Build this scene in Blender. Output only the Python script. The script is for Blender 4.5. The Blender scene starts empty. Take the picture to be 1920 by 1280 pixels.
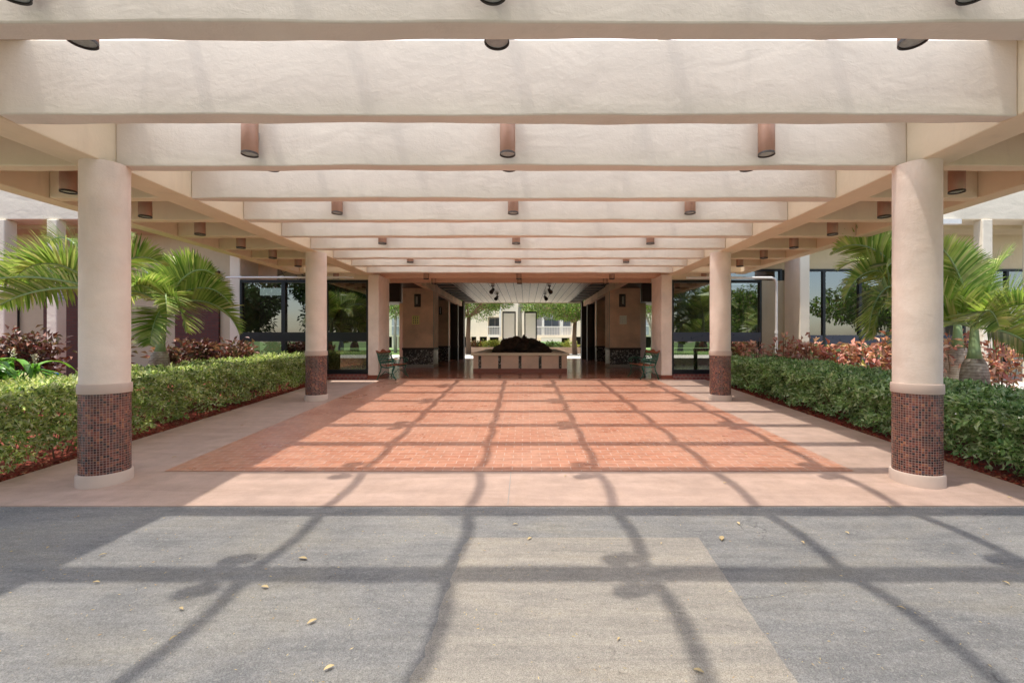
import bpy, math, random
import numpy as np
from mathutils import Vector, Matrix
R = math.radians
rng = np.random.default_rng(7)
random.seed(7)
S = bpy.context.scene
C = S.collection

# ---------------------------------------------------------------- camera, sky, sun, exposure
EYE = 1.45
CX = 0.14
FPX = 853.0
cam_d = bpy.data.cameras.new('camera'); cam = bpy.data.objects.new('camera', cam_d); C.objects.link(cam)
cam.location = (CX, 0, EYE); cam.rotation_euler = (R(90), 0, 0)
cam_d.sensor_width = 36; cam_d.lens = 16.0; cam_d.shift_x = -25/1920; cam_d.shift_y = -3/1920
cam_d.clip_start = 0.05; cam_d.clip_end = 2000
S.camera = cam
SUN_TO = Vector((-0.23, -0.07, 1.0)).normalized()
w = bpy.data.worlds.new('World'); S.world = w; w.use_nodes = True
wn = w.node_tree.nodes; wl = w.node_tree.links
sky = wn.new('ShaderNodeTexSky'); sky.sky_type = 'NISHITA'; sky.sun_disc = False
sky.sun_elevation = math.asin(SUN_TO.z); sky.sun_rotation = math.atan2(SUN_TO.x, SUN_TO.y)
sky.air_density = 1.0; sky.dust_density = 1.2; sky.ozone_density = 1.0
wbal = wn.new('ShaderNodeMix'); wbal.data_type = 'RGBA'; wbal.blend_type = 'MULTIPLY'; wbal.inputs[0].default_value = 1; wbal.inputs[7].default_value = (1.0, 0.945, 0.875, 1)   # daylight white balance
wl.new(sky.outputs[0], wbal.inputs[6]); wl.new(wbal.outputs[2], wn['Background'].inputs[0]); wn['Background'].inputs[1].default_value = 0.15
sun_d = bpy.data.lights.new('sun', 'SUN'); sun_d.energy = 3.4; sun_d.angle = R(0.95); sun_d.color = (1, 0.94, 0.85)
sun = bpy.data.objects.new('sun', sun_d); C.objects.link(sun)
sun.rotation_euler = SUN_TO.to_track_quat('Z', 'Y').to_euler(); sun.location = (-8, -3, 30)
S.view_settings.view_transform = 'Standard'; S.view_settings.look = 'None'
S.view_settings.gamma = 1; S.view_settings.exposure = 1.13
S.cycles.max_bounces = 14; S.cycles.diffuse_bounces = 8; S.cycles.transparent_max_bounces = 24
S.cycles.glossy_bounces = 4; S.cycles.sample_clamp_indirect = 6

# ---------------------------------------------------------------- tags
def tag(o, label=None, cat=None, group=None, kind=None):
    if label: o['label'] = label
    if cat: o['category'] = cat
    if group: o['group'] = group
    if kind: o['kind'] = kind
    return o
def empty(name, loc, label, cat, group=None, rz=0):
    o = bpy.data.objects.new(name, None); C.objects.link(o)
    o.location = loc; o.rotation_euler = (0, 0, rz); o.empty_display_size = 0.2
    return tag(o, label, cat, group)
def copy_tree(o, parent=None):
    c = o.copy(); C.objects.link(c)
    if parent is not None: c.parent = parent
    for ch in list(o.children): copy_tree(ch, c)
    return c

# ---------------------------------------------------------------- materials
def newmat(name):
    m = bpy.data.materials.new(name); m.use_nodes = True
    nt = m.node_tree; return m, nt, nt.nodes['Principled BSDF']
class NT:
    def __init__(s, nt):
        s.nt = nt; s.n = nt.nodes; s.l = nt.links
    def node(s, typ, **kw):
        nd = s.n.new(typ)
        for k, v in kw.items(): setattr(nd, k, v)
        return nd
    def link(s, a, b): s.l.new(a, b)
    def coord(s, kind='Object', world=True):
        tc = s.node('ShaderNodeTexCoord')
        if kind == 'Object' and world:
            oi = s.node('ShaderNodeObjectInfo'); ad = s.node('ShaderNodeVectorMath', operation='ADD')
            s.link(tc.outputs['Object'], ad.inputs[0]); s.link(oi.outputs['Location'], ad.inputs[1]); return ad.outputs[0]
        return tc.outputs[kind]
    def noise(s, vec, scale, detail=4, rough=0.55, dist=0):
        nd = s.node('ShaderNodeTexNoise'); nd.inputs['Scale'].default_value = scale; nd.inputs['Detail'].default_value = detail
        nd.inputs['Roughness'].default_value = rough; nd.inputs['Distortion'].default_value = dist
        s.link(vec, nd.inputs['Vector']); return nd.outputs['Fac']
    def ramp(s, fac, stops, interp='LINEAR'):
        r = s.node('ShaderNodeValToRGB'); cr = r.color_ramp; cr.interpolation = interp
        while len(cr.elements) < len(stops): cr.elements.new(0.5)
        for e, (p, c) in zip(cr.elements, stops):
            e.position = p; e.color = (*c, 1) if not isinstance(c, (int, float)) else (c, c, c, 1)
        s.link(fac, r.inputs[0]); return r.outputs[0]
    def mix(s, a, b, fac, mode='MIX'):
        m = s.node('ShaderNodeMix', data_type='RGBA', blend_type=mode)
        for sock, v in ((m.inputs[0], fac), (m.inputs[6], a), (m.inputs[7], b)):
            if isinstance(v, bpy.types.NodeSocket): s.link(v, sock)
            elif isinstance(v, (int, float)): sock.default_value = v
            else: sock.default_value = (*v, 1)
        return m.outputs[2]
    def math(s, op, a, b=None):
        m = s.node('ShaderNodeMath', operation=op)
        for i, v in enumerate((a, b)):
            if v is None: continue
            if isinstance(v, bpy.types.NodeSocket): s.link(v, m.inputs[i])
            else: m.inputs[i].default_value = v
        return m.outputs[0]
    def bump(s, h, dist, strength=1.0, prev=None):
        b = s.node('ShaderNodeBump'); b.inputs['Distance'].default_value = dist; b.inputs['Strength'].default_value = strength
        s.link(h, b.inputs['Height'])
        if prev is not None: s.link(prev, b.inputs['Normal'])
        return b.outputs[0]
    def mapping(s, vec, scale=(1,1,1), rot=(0,0,0)):
        m = s.node('ShaderNodeMapping'); m.inputs['Scale'].default_value = scale; m.inputs['Rotation'].default_value = rot
        s.link(vec, m.inputs[0]); return m.outputs[0]

def stucco(name, col, rough_amt=1.0, var=0.10, grain=55, warm=None):
    m, nt, p = newmat(name); t = NT(nt); v = t.coord()
    n1 = t.noise(v, 1.3, 5, 0.6, 0.4); n2 = t.noise(v, 6.0, 4, 0.6)
    dark = tuple(c*(1-var*1.6) for c in col); lite = tuple(min(1, c*(1+var*0.5)) for c in col)
    c1 = t.mix(dark, lite, t.ramp(n1, [(0.25, 0), (0.7, 1)]))
    c2 = t.mix(c1, warm or tuple(c*0.93 for c in col), t.ramp(n2, [(0.45, 0), (0.8, 0.5)]))
    st = t.ramp(t.noise(t.mapping(v, (0.7, 0.7, 0.12)), 5.0, 4, 0.7), [(0.55, 1.0), (0.85, 0.86)])
    c2 = t.mix(c2, st, 1.0, 'MULTIPLY')
    sp = t.noise(v, 9.0, 6, 0.8, 0.5); c2 = t.mix(c2, tuple(c*0.72 for c in col), t.ramp(sp, [(0.66, 0), (0.80, 0.45)]))
    t.link(c2, p.inputs['Base Color']); p.inputs['Roughness'].default_value = 0.85
    a = t.noise(t.mapping(v, (0.6, 1, 1)), 3.5, 2, 0.5, 0.8); b = t.noise(v, grain, 3, 0.7, 0.3); d = t.noise(t.mapping(v, (0.7, 1, 1.2)), 14, 3, 0.6, 1.0)
    b1 = t.bump(a, 0.011*rough_amt); b1 = t.bump(d, 0.0026*rough_amt, 1, b1); b2 = t.bump(b, 0.0020*rough_amt, 1, b1)
    t.link(b2, p.inputs['Normal']); return m
M = {}
M['beam'] = stucco('beam_stucco', (0.72, 0.645, 0.55), 0.8, 0.07, 34)
M['girder'] = stucco('girder_stucco', (0.76, 0.64, 0.46), 0.6, 0.06, 45)
M['column'] = stucco('column_stucco', (0.84, 0.70, 0.60), 0.9, 0.15, 60, (0.74, 0.57, 0.46))
M['collar'] = stucco('collar_paint', (0.56, 0.43, 0.36), 0.15, 0.05, 80)
M['base'] = stucco('base_paint', (0.62, 0.49, 0.41), 0.35, 0.1, 60)
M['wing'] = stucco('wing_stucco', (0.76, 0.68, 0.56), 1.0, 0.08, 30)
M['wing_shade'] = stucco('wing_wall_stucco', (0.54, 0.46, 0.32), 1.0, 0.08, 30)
M['pier'] = stucco('pier_stucco', (0.84, 0.56, 0.40), 1.6, 0.22, 22)
M['peach'] = stucco('peach_stucco', (0.70, 0.46, 0.32), 0.6, 0.08, 50)
M['cream'] = stucco('cream_paint', (0.86, 0.76, 0.60), 0.5, 0.05, 30)
M['planter'] = stucco('planter_stucco', (0.82, 0.60, 0.47), 0.8, 0.12, 40)

def simple(name, col, rough=0.5, metal=0.0, var=0.12, nscale=9, bump=0.002, coat=0.0):
    m, nt, p = newmat(name); t = NT(nt); v = t.coord()
    n = t.noise(v, nscale, 5, 0.6)
    c = t.mix(tuple(x*(1-var) for x in col), tuple(min(1, x*(1+var)) for x in col), n)
    t.link(c, p.inputs['Base Color']); p.inputs['Metallic'].default_value = metal
    rr = t.math('MULTIPLY_ADD', n, 0.2); rr.node.inputs[2].default_value = rough-0.1; t.link(rr, p.inputs['Roughness'])
    p.inputs['Coat Weight'].default_value = coat
    if bump: t.link(t.bump(t.noise(v, nscale*6, 3), bump), p.inputs['Normal'])
    return m
M['copper'] = simple('copper_anodised', (0.36, 0.205, 0.14), 0.45, 0.35, 0.18, 14, 0.0)
M['lamp_black'] = simple('lamp_black', (0.045, 0.035, 0.03), 0.5)
M['lens'] = simple('lamp_lens', (0.36, 0.38, 0.36), 0.18, 0.0, 0.25, 40, 0.003, 0.4)
M['black_metal'] = simple('black_metal', (0.018, 0.018, 0.022), 0.35, 0.3)
M['navy_panel'] = simple('spandrel_panel', (0.045, 0.05, 0.085), 0.3)
M['white_pipe'] = simple('white_pipe', (0.72, 0.70, 0.68), 0.45)
M['green_iron'] = simple('green_iron', (0.02, 0.10, 0.062), 0.45, 0.2, 0.4, 30, 0.004)
M['red_wood'] = simple('red_slat', (0.30, 0.075, 0.03), 0.5, 0, 0.25, 12, 0.003)
M['dark'] = simple('dark_paint', (0.022, 0.017, 0.014), 0.6)
M['brown_dark'] = simple('dark_brown_paint', (0.045, 0.028, 0.022), 0.6)
M['grey_trim'] = simple('grey_trim', (0.36, 0.33, 0.30), 0.6)
M['white_trim'] = simple('white_trim', (0.75, 0.73, 0.68), 0.5)
M['valve_blue'] = simple('blue_paint', (0.015, 0.12, 0.55), 0.4)
M['rock'] = simple('lava_rock', (0.085, 0.055, 0.042), 0.85, 0, 0.7, 5, 0.05)
M['trunk_grey'] = simple('grey_bark', (0.42, 0.38, 0.32), 0.9, 0, 0.3, 6, 0.03)
M['trunk_brown'] = simple('brown_bark', (0.20, 0.12, 0.075), 0.9, 0, 0.35, 6, 0.04)
M['stem'] = simple('stem_brown', (0.16, 0.10, 0.055), 0.85, 0, 0.3, 10, 0.003)
M['crownshaft'] = simple('palm_crownshaft', (0.26, 0.36, 0.17), 0.5, 0, 0.2, 4, 0.002)
M['window_glass'] = simple('window_pane', (0.10, 0.12, 0.16), 0.08, 0, 0.2, 2, 0.0)
M['curtain'] = simple('window_curtain', (0.42, 0.43, 0.46), 0.8)
M['sign_white'] = simple('sign_white', (0.62, 0.62, 0.66), 0.5)
M['paper_yellow'] = simple('yellow_paper', (0.85, 0.80, 0.30), 0.7)
M['paper_white'] = simple('white_paper', (0.90, 0.88, 0.74), 0.7)
M['ink'] = simple('ink', (0.08, 0.07, 0.14), 0.7)
M['red_base'] = simple('red_skirting', (0.26, 0.065, 0.035), 0.35)
M['etched'] = simple('etched_panel', (0.60, 0.62, 0.54), 0.6, 0, 0.2, 25, 0.01)
def etched():
    m, nt, p = newmat('etched_panel'); t = NT(nt); v = t.coord()
    g = t.node('ShaderNodeBsdfGlass'); g.inputs['IOR'].default_value = 1.35; g.inputs['Color'].default_value = (1, 0.985, 1, 1)
    t.link(t.ramp(t.noise(v, 22, 5, 0.7), [(0.35, 0.34), (0.65, 0.5)]), g.inputs['Roughness'])
    t.link(g.outputs[0], nt.nodes['Material Output'].inputs[0]); return m
M['etched'] = etched()
M['water'] = simple('basin_water', (0.012, 0.014, 0.014), 0.08, 0, 0.1, 3, 0.0)

def leafmat(name, cols, rough=0.45, transl=0.35, stops=None):
    """cols: list of colours chosen per leaf"""
    m, nt, p = newmat(name); t = NT(nt)
    g = t.node('ShaderNodeNewGeometry'); k = len(cols)
    col = t.ramp(g.outputs['Random Per Island'], [(i/(k-1), c) for i, c in enumerate(cols)])
    v = t.coord(); col = t.mix(col, t.ramp(t.noise(v, 3, 3), [(0.3, 0.62), (0.7, 1.25)]), 1.0, 'MULTIPLY')
    t.link(col, p.inputs['Base Color']); p.inputs['Roughness'].default_value = rough
    p.inputs['Specular IOR Level'].default_value = 0.35
    tr = t.node('ShaderNodeBsdfTranslucent')
    tc = t.mix(col, (1.0, 1.0, 0.6), 1.0, 'MULTIPLY'); t.link(tc, tr.inputs[0])
    mx = t.node('ShaderNodeMixShader'); mx.inputs[0].default_value = transl
    t.link(p.outputs[0], mx.inputs[1]); t.link(tr.outputs[0], mx.inputs[2])
    t.link(mx.outputs[0], nt.nodes['Material Output'].inputs[0]); return m
M['hedge'] = leafmat('hedge_leaves', [(0.06,0.14,0.04),(0.30,0.48,0.17),(0.42,0.60,0.26),(0.74,0.84,0.54),(0.12,0.28,0.09)])
M['hedge_light'] = leafmat('variegated_hedge_leaves', [(0.08,0.17,0.04),(0.42,0.56,0.15),(0.66,0.74,0.28),(0.86,0.86,0.58),(0.16,0.32,0.07)])
M['palm'] = leafmat('palm_leaflets', [(0.10,0.22,0.04),(0.30,0.46,0.10),(0.50,0.60,0.18),(0.18,0.32,0.06),(0.70,0.68,0.34),(0.38,0.52,0.13)], 0.3, 0.33)
M['palm_dry'] = leafmat('palm_tips', [(0.42,0.40,0.10),(0.34,0.42,0.07)], 0.5, 0.4)
M['croton'] = leafmat('croton_leaves', [(0.09,0.035,0.035),(0.22,0.055,0.05),(0.12,0.11,0.06),(0.40,0.20,0.15),(0.10,0.05,0.045),(0.16,0.15,0.09)], 0.4, 0.25)
M['copperleaf'] = leafmat('copperleaf_leaves', [(0.60,0.22,0.17),(0.80,0.44,0.36),(0.40,0.11,0.09),(0.84,0.58,0.46),(0.56,0.16,0.15),(0.45,0.42,0.12)], 0.45, 0.3)
M['strap'] = leafmat('strap_leaves', [(0.08,0.26,0.03),(0.16,0.38,0.05),(0.24,0.46,0.09)], 0.35, 0.35)
M['tree'] = leafmat('tree_leaves', [(0.04,0.10,0.015),(0.10,0.22,0.03),(0.30,0.46,0.07),(0.07,0.14,0.02),(0.30,0.24,0.12),(0.16,0.30,0.04)], 0.5, 0.35)
M['tree_dark'] = leafmat('dark_tree_leaves', [(0.02,0.05,0.01),(0.045,0.10,0.015),(0.07,0.14,0.02)], 0.5, 0.25)
M['flower'] = leafmat('ginger_flowers', [(0.7,0.62,0.5),(0.75,0.7,0.62)], 0.6, 0.2)
M['low_red'] = leafmat('bedding_leaves', [(0.25,0.03,0.03),(0.10,0.16,0.03),(0.36,0.10,0.08)], 0.5, 0.25)
M['yellow_shrub'] = leafmat('yellow_shrub_leaves', [(0.30,0.36,0.06),(0.45,0.40,0.08),(0.16,0.26,0.04)], 0.5, 0.3)
M['dry_leaf'] = leafmat('dry_leaf', [(0.62,0.46,0.20),(0.66,0.52,0.28),(0.45,0.26,0.10)], 0.6, 0.1)
M['mulch_chip'] = leafmat('mulch_chips', [(0.22,0.025,0.012),(0.34,0.05,0.025),(0.12,0.015,0.01),(0.40,0.20,0.10)], 0.8, 0.0)

def mosaic(name, dark=0.0):
    m, nt, p = newmat(name); t = NT(nt); uv = t.coord('UV')
    T = 0.0235
    sc = t.node('ShaderNodeVectorMath', operation='SCALE'); sc.inputs['Scale'].default_value = 1/T; t.link(uv, sc.inputs[0])
    fl = t.node('ShaderNodeVectorMath', operation='FLOOR'); t.link(sc.outputs[0], fl.inputs[0])
    fr = t.node('ShaderNodeVectorMath', operation='FRACTION'); t.link(sc.outputs[0], fr.inputs[0])
    wnz = t.node('ShaderNodeTexWhiteNoise', noise_dimensions='2D'); t.link(fl.outputs[0], wnz.inputs['Vector'])
    sx = t.node('ShaderNodeSeparateXYZ'); t.link(fr.outputs[0], sx.inputs[0])
    def edge(o):
        a = t.math('SUBTRACT', o, 0.5); a = t.math('ABSOLUTE', a); return a
    e = t.math('MAXIMUM', edge(sx.outputs[0]), edge(sx.outputs[1]))
    mort = t.math('GREATER_THAN', e, 0.435)
    col = t.ramp(wnz.outputs['Value'], [(0.0,(0.012,0.007,0.009)),(0.14,(0.035,0.015,0.014)),(0.34,(0.10,0.026,0.020)),(0.62,(0.16,0.042,0.028)),(0.86,(0.22,0.070,0.042)),(0.96,(0.30,0.12,0.05)),(1.0,(0.04,0.03,0.06))])
    big = t.noise(uv, 5.5, 2, 0.5)
    col = t.mix(col, (0.018, 0.012, 0.013), t.ramp(big, [(0.44, 0.0), (0.66, 0.65)]))
    swirl = t.noise(sc.outputs[0], 1.1, 3, 0.6, 1.2)
    col = t.mix(col, t.ramp(swirl, [(0.3, 0.65), (0.65, 1.5)]), 1.0, 'MULTIPLY')
    col = t.mix(col, (0.36, 0.24, 0.20), mort)
    t.link(col, p.inputs['Base Color'])
    rg = t.math('MULTIPLY_ADD', mort, 0.6); rg.node.inputs[2].default_value = 0.16; t.link(rg, p.inputs['Roughness'])
    h = t.math('ADD', t.ramp(e, [(0.36, 1.0), (0.45, 0.0)]), t.math('MULTIPLY', wnz.outputs['Value'], 0.5))
    t.link(t.bump(h, 0.0015), p.inputs['Normal']); return m
M['mosaic'] = mosaic('glass_mosaic')
def pebble(name):
    m, nt, p = newmat(name); t = NT(nt); v = t.coord()
    vo = t.node('ShaderNodeTexVoronoi'); vo.inputs['Scale'].default_value = 30; t.link(v, vo.inputs[0])
    s = t.node('ShaderNodeSeparateColor'); t.link(vo.outputs['Color'], s.inputs[0])
    c = t.ramp(s.outputs[0], [(0.0,(0.012,0.01,0.01)),(0.6,(0.035,0.025,0.02)),(0.78,(0.10,0.075,0.06)),(0.93,(0.38,0.36,0.33))])
    t.link(c, p.inputs['Base Color']); p.inputs['Roughness'].default_value = 0.35
    t.link(t.bump(vo.outputs['Distance'], 0.01), p.inputs['Normal']); return m
M['pebble'] = pebble('dark_stone_chips')

def paving(name='brick_paving_tiles', k=(1, 1, 1), r0=0.16):
    m, nt, p = newmat(name); t = NT(nt); v = t.coord()
    br = t.node('ShaderNodeTexBrick'); t.link(v, br.inputs['Vector'])
    br.inputs['Scale'].default_value = 1; br.inputs['Brick Width'].default_value = 0.208; br.inputs['Row Height'].default_value = 0.102
    br.inputs['Mortar Size'].default_value = 0.0040; br.inputs['Mortar Smooth'].default_value = 0.25; br.inputs['Bias'].default_value = 0
    br.inputs['Color1'].default_value = (0.49*k[0], 0.200*k[1], 0.118*k[2], 1); br.inputs['Color2'].default_value = (0.58*k[0], 0.275*k[1], 0.172*k[2], 1)
    br.inputs['Mortar'].default_value = (0.66*k[0], 0.52*k[1], 0.45*k[2], 1)
    # vertical joints paler than the row joints (grout left between header ends)
    n1 = t.noise(v, 0.9, 5, 0.6, 0.5)
    c = t.mix(br.outputs['Color'], (0.62*k[0], 0.39*k[1], 0.29*k[2]), t.ramp(n1, [(0.45, 0), (0.75, 0.5)]))
    n2 = t.noise(v, 14, 5, 0.65)
    c = t.mix(c, t.ramp(n2, [(0.3, 0.82), (0.7, 1.12)]), 1.0, 'MULTIPLY')
    st = t.noise(v, 2.7, 6, 0.7, 1.0)
    c = t.mix(c, (0.38*k[0], 0.18*k[1], 0.11*k[2]), t.ramp(st, [(0.60, 0), (0.8, 0.4)]))
    t.link(c, p.inputs['Base Color'])
    rr = t.math('MULTIPLY_ADD', t.noise(v, 2.0, 5, 0.6), 0.30); rr.node.inputs[2].default_value = r0
    t.link(rr, p.inputs['Roughness'])
    p.inputs['Specular IOR Level'].default_value = 0.5
    h = t.math('SUBTRACT', t.math('MULTIPLY', n2, 0.12), br.outputs['Fac'])
    t.link(t.bump(h, 0.002), p.inputs['Normal']); return m
M['paving'] = paving()
M['darkened'] = paving('shade_toned_glossy_tiles', (0.80, 0.62, 0.55), 0.05)  # darker copy of the paving: breezeway shade put into the colour, plus gloss
def concrete(name, a, b, stain):
    m, nt, p = newmat(name); t = NT(nt); v = t.coord()
    n1 = t.noise(v, 0.8, 6, 0.6, 0.6); n2 = t.noise(v, 5, 5, 0.65); n3 = t.noise(v, 120, 2)
    c = t.mix(a, b, t.ramp(n1, [(0.3, 0), (0.7, 1)]))
    c = t.mix(c, stain, t.ramp(t.noise(t.mapping(v, (1, 0.5, 1)), 2.2, 6, 0.7, 1.2), [(0.52, 0), (0.78, 0.6)]))
    c = t.mix(c, t.ramp(n2, [(0.3, 0.86), (0.7, 1.08)]), 1.0, 'MULTIPLY')
    sw = t.noise(t.mapping(v, (0.4, 2.2, 1), (0, 0, 0.3)), 1.6, 5, 0.65, 1.0); c = t.mix(c, t.ramp(sw, [(0.32, (0.86, 0.83, 0.80)), (0.62, (1.05, 1.03, 1.02))]), 1.0, 'MULTIPLY')
    c = t.mix(c, t.ramp(n3, [(0.3, 0.93), (0.7, 1.05)]), 1.0, 'MULTIPLY')
    t.link(c, p.inputs['Base Color']); p.inputs['Roughness'].default_value = 0.6
    t.link(t.bump(n3, 0.0012, 1, t.bump(n2, 0.004)), p.inputs['Normal']); return m
M['concrete'] = concrete('pink_concrete', (0.53, 0.38, 0.305), (0.48, 0.35, 0.285), (0.42, 0.30, 0.225))
M['pale_concrete'] = concrete('pale_concrete', (0.72, 0.68, 0.61), (0.66, 0.62, 0.55), (0.55, 0.51, 0.45))
def asphalt(name, base, lite, speck, cracks=0.5, pits=0.0):
    m, nt, p = newmat(name); t = NT(nt); v = t.coord()
    n1 = t.noise(v, 0.55, 5, 0.6, 0.8); fine = t.noise(v, 190, 2, 0.8); mid = t.noise(t.mapping(v, (1, 2.6, 1), (0, 0, 0.25)), 7, 6, 0.7, 0.8)
    vo = t.node('ShaderNodeTexVoronoi'); vo.inputs['Scale'].default_value = 95; t.link(v, vo.inputs[0])
    s = t.node('ShaderNodeSeparateColor'); t.link(vo.outputs['Color'], s.inputs[0])
    c = t.mix(base, lite, t.ramp(n1, [(0.35, 0), (0.68, 1)]))
    c = t.mix(c, t.ramp(mid, [(0.25, 0.86), (0.75, 1.13)]), 1.0, 'MULTIPLY')
    c = t.mix(c, t.ramp(fine, [(0.28, 0.50), (0.72, 1.50)]), 1.0, 'MULTIPLY')
    lo = t.noise(t.mapping(v, (0.5, 1.1, 1)), 1.1, 5, 0.65, 1.5); c = t.mix(c, t.ramp(lo, [(0.30, (0.70, 0.72, 0.76)), (0.5, (1, 1, 1)), (0.70, (1.13, 1.09, 1.0))]), 1.0, 'MULTIPLY')
    md2 = t.noise(v, 32, 4, 0.75); c = t.mix(c, t.ramp(md2, [(0.3, 0.88), (0.7, 1.11)]), 1.0, 'MULTIPLY')
    c = t.mix(c, speck, t.ramp(s.outputs[0], [(0.86, 0), (0.98, 0.38)]))
    stn = t.noise(t.mapping(v, (1.0, 1.6, 1)), 2.1, 3, 0.5, 0.6); c = t.mix(c, (0.13, 0.13, 0.13), t.ramp(stn, [(0.66, 0), (0.74, 0.35)]))
    scr = t.noise(t.mapping(v, (0.35, 5.0, 1), (0, 0, 0.12)), 3.2, 5, 0.7, 0.5); c = t.mix(c, t.ramp(scr, [(0.35, 0.90), (0.65, 1.08)]), 1.0, 'MULTIPLY')
    if cracks:
        w_ = t.noise(v, 3, 4, 0.6)
        ad = t.node('ShaderNodeVectorMath', operation='ADD'); t.link(v, ad.inputs[0])
        cmb = t.node('ShaderNodeCombineXYZ'); t.link(t.math('MULTIPLY', w_, 0.5), cmb.inputs[0]); t.link(cmb.outputs[0], ad.inputs[1])
        ve = t.node('ShaderNodeTexVoronoi', feature='DISTANCE_TO_EDGE'); ve.inputs['Scale'].default_value = 1.6; t.link(ad.outputs[0], ve.inputs[0])
        msk = t.math('MULTIPLY', t.ramp(ve.outputs['Distance'], [(0.0, 1), (0.006, 0)]), t.ramp(t.noise(v, 0.9, 2), [(0.52, 0), (0.62, cracks)]))
        c = t.mix(c, (0.03, 0.03, 0.03), msk)
    if pits:
        pn = t.noise(v, 16, 6, 0.75, 0.8)
        c = t.mix(c, (0.10, 0.085, 0.07), t.ramp(pn, [(0.60, 0), (0.70, pits)]))
    t.link(c, p.inputs['Base Color']); p.inputs['Roughness'].default_value = 0.85
    h = t.math('ADD', fine, t.math('MULTIPLY', vo.outputs['Distance'], 0.8))
    t.link(t.bump(h, 0.006), p.inputs['Normal']); return m
M['asphalt'] = asphalt('asphalt', (0.215, 0.211, 0.204), (0.30, 0.29, 0.272), (0.42, 0.40, 0.36), 0.6)
M['patch'] = asphalt('aggregate_patch', (0.335, 0.30, 0.255), (0.375, 0.34, 0.29), (0.50, 0.46, 0.38), 0.0, 0.6)
def ground_mat(name, a, b, sc=6):
    m, nt, p = newmat(name); t = NT(nt); v = t.coord()
    c = t.mix(a, b, t.ramp(t.noise(v, sc, 6, 0.7), [(0.35, 0), (0.65, 1)]))
    c = t.mix(c, t.ramp(t.noise(v, 60, 3, 0.7), [(0.3, 0.6), (0.7, 1.35)]), 1.0, 'MULTIPLY')
    t.link(c, p.inputs['Base Color']); p.inputs['Roughness'].default_value = 0.9
    t.link(t.bump(t.noise(v, 40, 4, 0.7), 0.03), p.inputs['Normal']); return m
M['mulch'] = ground_mat('red_mulch', (0.17, 0.025, 0.013), (0.28, 0.055, 0.03))
M['grass'] = ground_mat('lawn', (0.09, 0.16, 0.03), (0.16, 0.24, 0.06), 2)
M['gravel'] = ground_mat('pale_gravel', (0.50, 0.46, 0.40), (0.66, 0.62, 0.55), 12)
def bricks(name, c1, c2, mo, w_=0.2, h_=0.075, ms=0.006, axis='XZ'):
    m, nt, p = newmat(name); t = NT(nt); v = t.coord()
    s = t.node('ShaderNodeSeparateXYZ'); t.link(v, s.inputs[0]); cb = t.node('ShaderNodeCombineXYZ')
    t.link(s.outputs[0 if axis[0]=='X' else 1], cb.inputs[0]); t.link(s.outputs[2], cb.inputs[1])
    br = t.node('ShaderNodeTexBrick'); t.link(cb.outputs[0], br.inputs['Vector']); br.inputs['Scale'].default_value = 1
    br.inputs['Brick Width'].default_value = w_; br.inputs['Row Height'].default_value = h_; br.inputs['Mortar Size'].default_value = ms
    br.inputs['Color1'].default_value = (*c1, 1); br.inputs['Color2'].default_value = (*c2, 1); br.inputs['Mortar'].default_value = (*mo, 1)
    t.link(br.outputs['Color'], p.inputs['Base Color']); p.inputs['Roughness'].default_value = 0.6
    t.link(t.bump(t.math('SUBTRACT', 1.0, br.outputs['Fac']), 0.004), p.inputs['Normal']); return m
M['red_brick'] = bricks('dark_red_brick', (0.075, 0.014, 0.010), (0.11, 0.022, 0.014), (0.05, 0.026, 0.022))
M['sill_brick'] = bricks('sill_brick', (0.14, 0.03, 0.028), (0.19, 0.045, 0.035), (0.22, 0.14, 0.11), 0.105, 0.24, 0.008)
def stonewall():
    m, nt, p = newmat('rubble_stone'); t = NT(nt); v = t.coord()
    vo = t.node('ShaderNodeTexVoronoi'); vo.inputs['Scale'].default_value = 3.6; t.link(v, vo.inputs[0])
    ve = t.node('ShaderNodeTexVoronoi', feature='DISTANCE_TO_EDGE'); ve.inputs['Scale'].default_value = 3.6; t.link(v, ve.inputs[0])
    s = t.node('ShaderNodeSeparateColor'); t.link(vo.outputs['Color'], s.inputs[0])
    c = t.ramp(s.outputs[0], [(0, (0.30,0.20,0.11)), (0.5, (0.46,0.34,0.20)), (1, (0.24,0.17,0.12))])
    c = t.mix((0.07, 0.05, 0.04), c, t.ramp(ve.outputs['Distance'], [(0.01, 0), (0.05, 1)]))
    t.link(c, p.inputs['Base Color']); p.inputs['Roughness'].default_value = 0.85
    t.link(t.bump(ve.outputs['Distance'], 0.1), p.inputs['Normal']); return m
M['stone'] = stonewall()
def planks():
    m, nt, p = newmat('weathered_planks'); t = NT(nt); v = t.coord()
    s = t.node('ShaderNodeSeparateXYZ'); t.link(v, s.inputs[0])
    fx = t.math('FRACT', t.math('MULTIPLY', s.outputs[0], 1/0.31))
    gap = t.math('LESS_THAN', fx, 0.075)
    n = t.noise(t.mapping(v, (3.0, 1.2, 1)), 6, 7, 0.75, 0.6)
    c = t.ramp(n, [(0.36, (0.13,0.11,0.09)), (0.44, (0.66,0.61,0.52)), (0.7, (0.90,0.86,0.76))])
    c = t.mix(c, (0.015, 0.012, 0.01), gap)
    t.link(c, p.inputs['Base Color']); p.inputs['Roughness'].default_value = 0.38; p.inputs['Specular IOR Level'].default_value = 0.9
    t.link(t.bump(t.math('SUBTRACT', 1.0, gap), 0.02), p.inputs['Normal']); return m
M['planks'] = planks()
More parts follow.
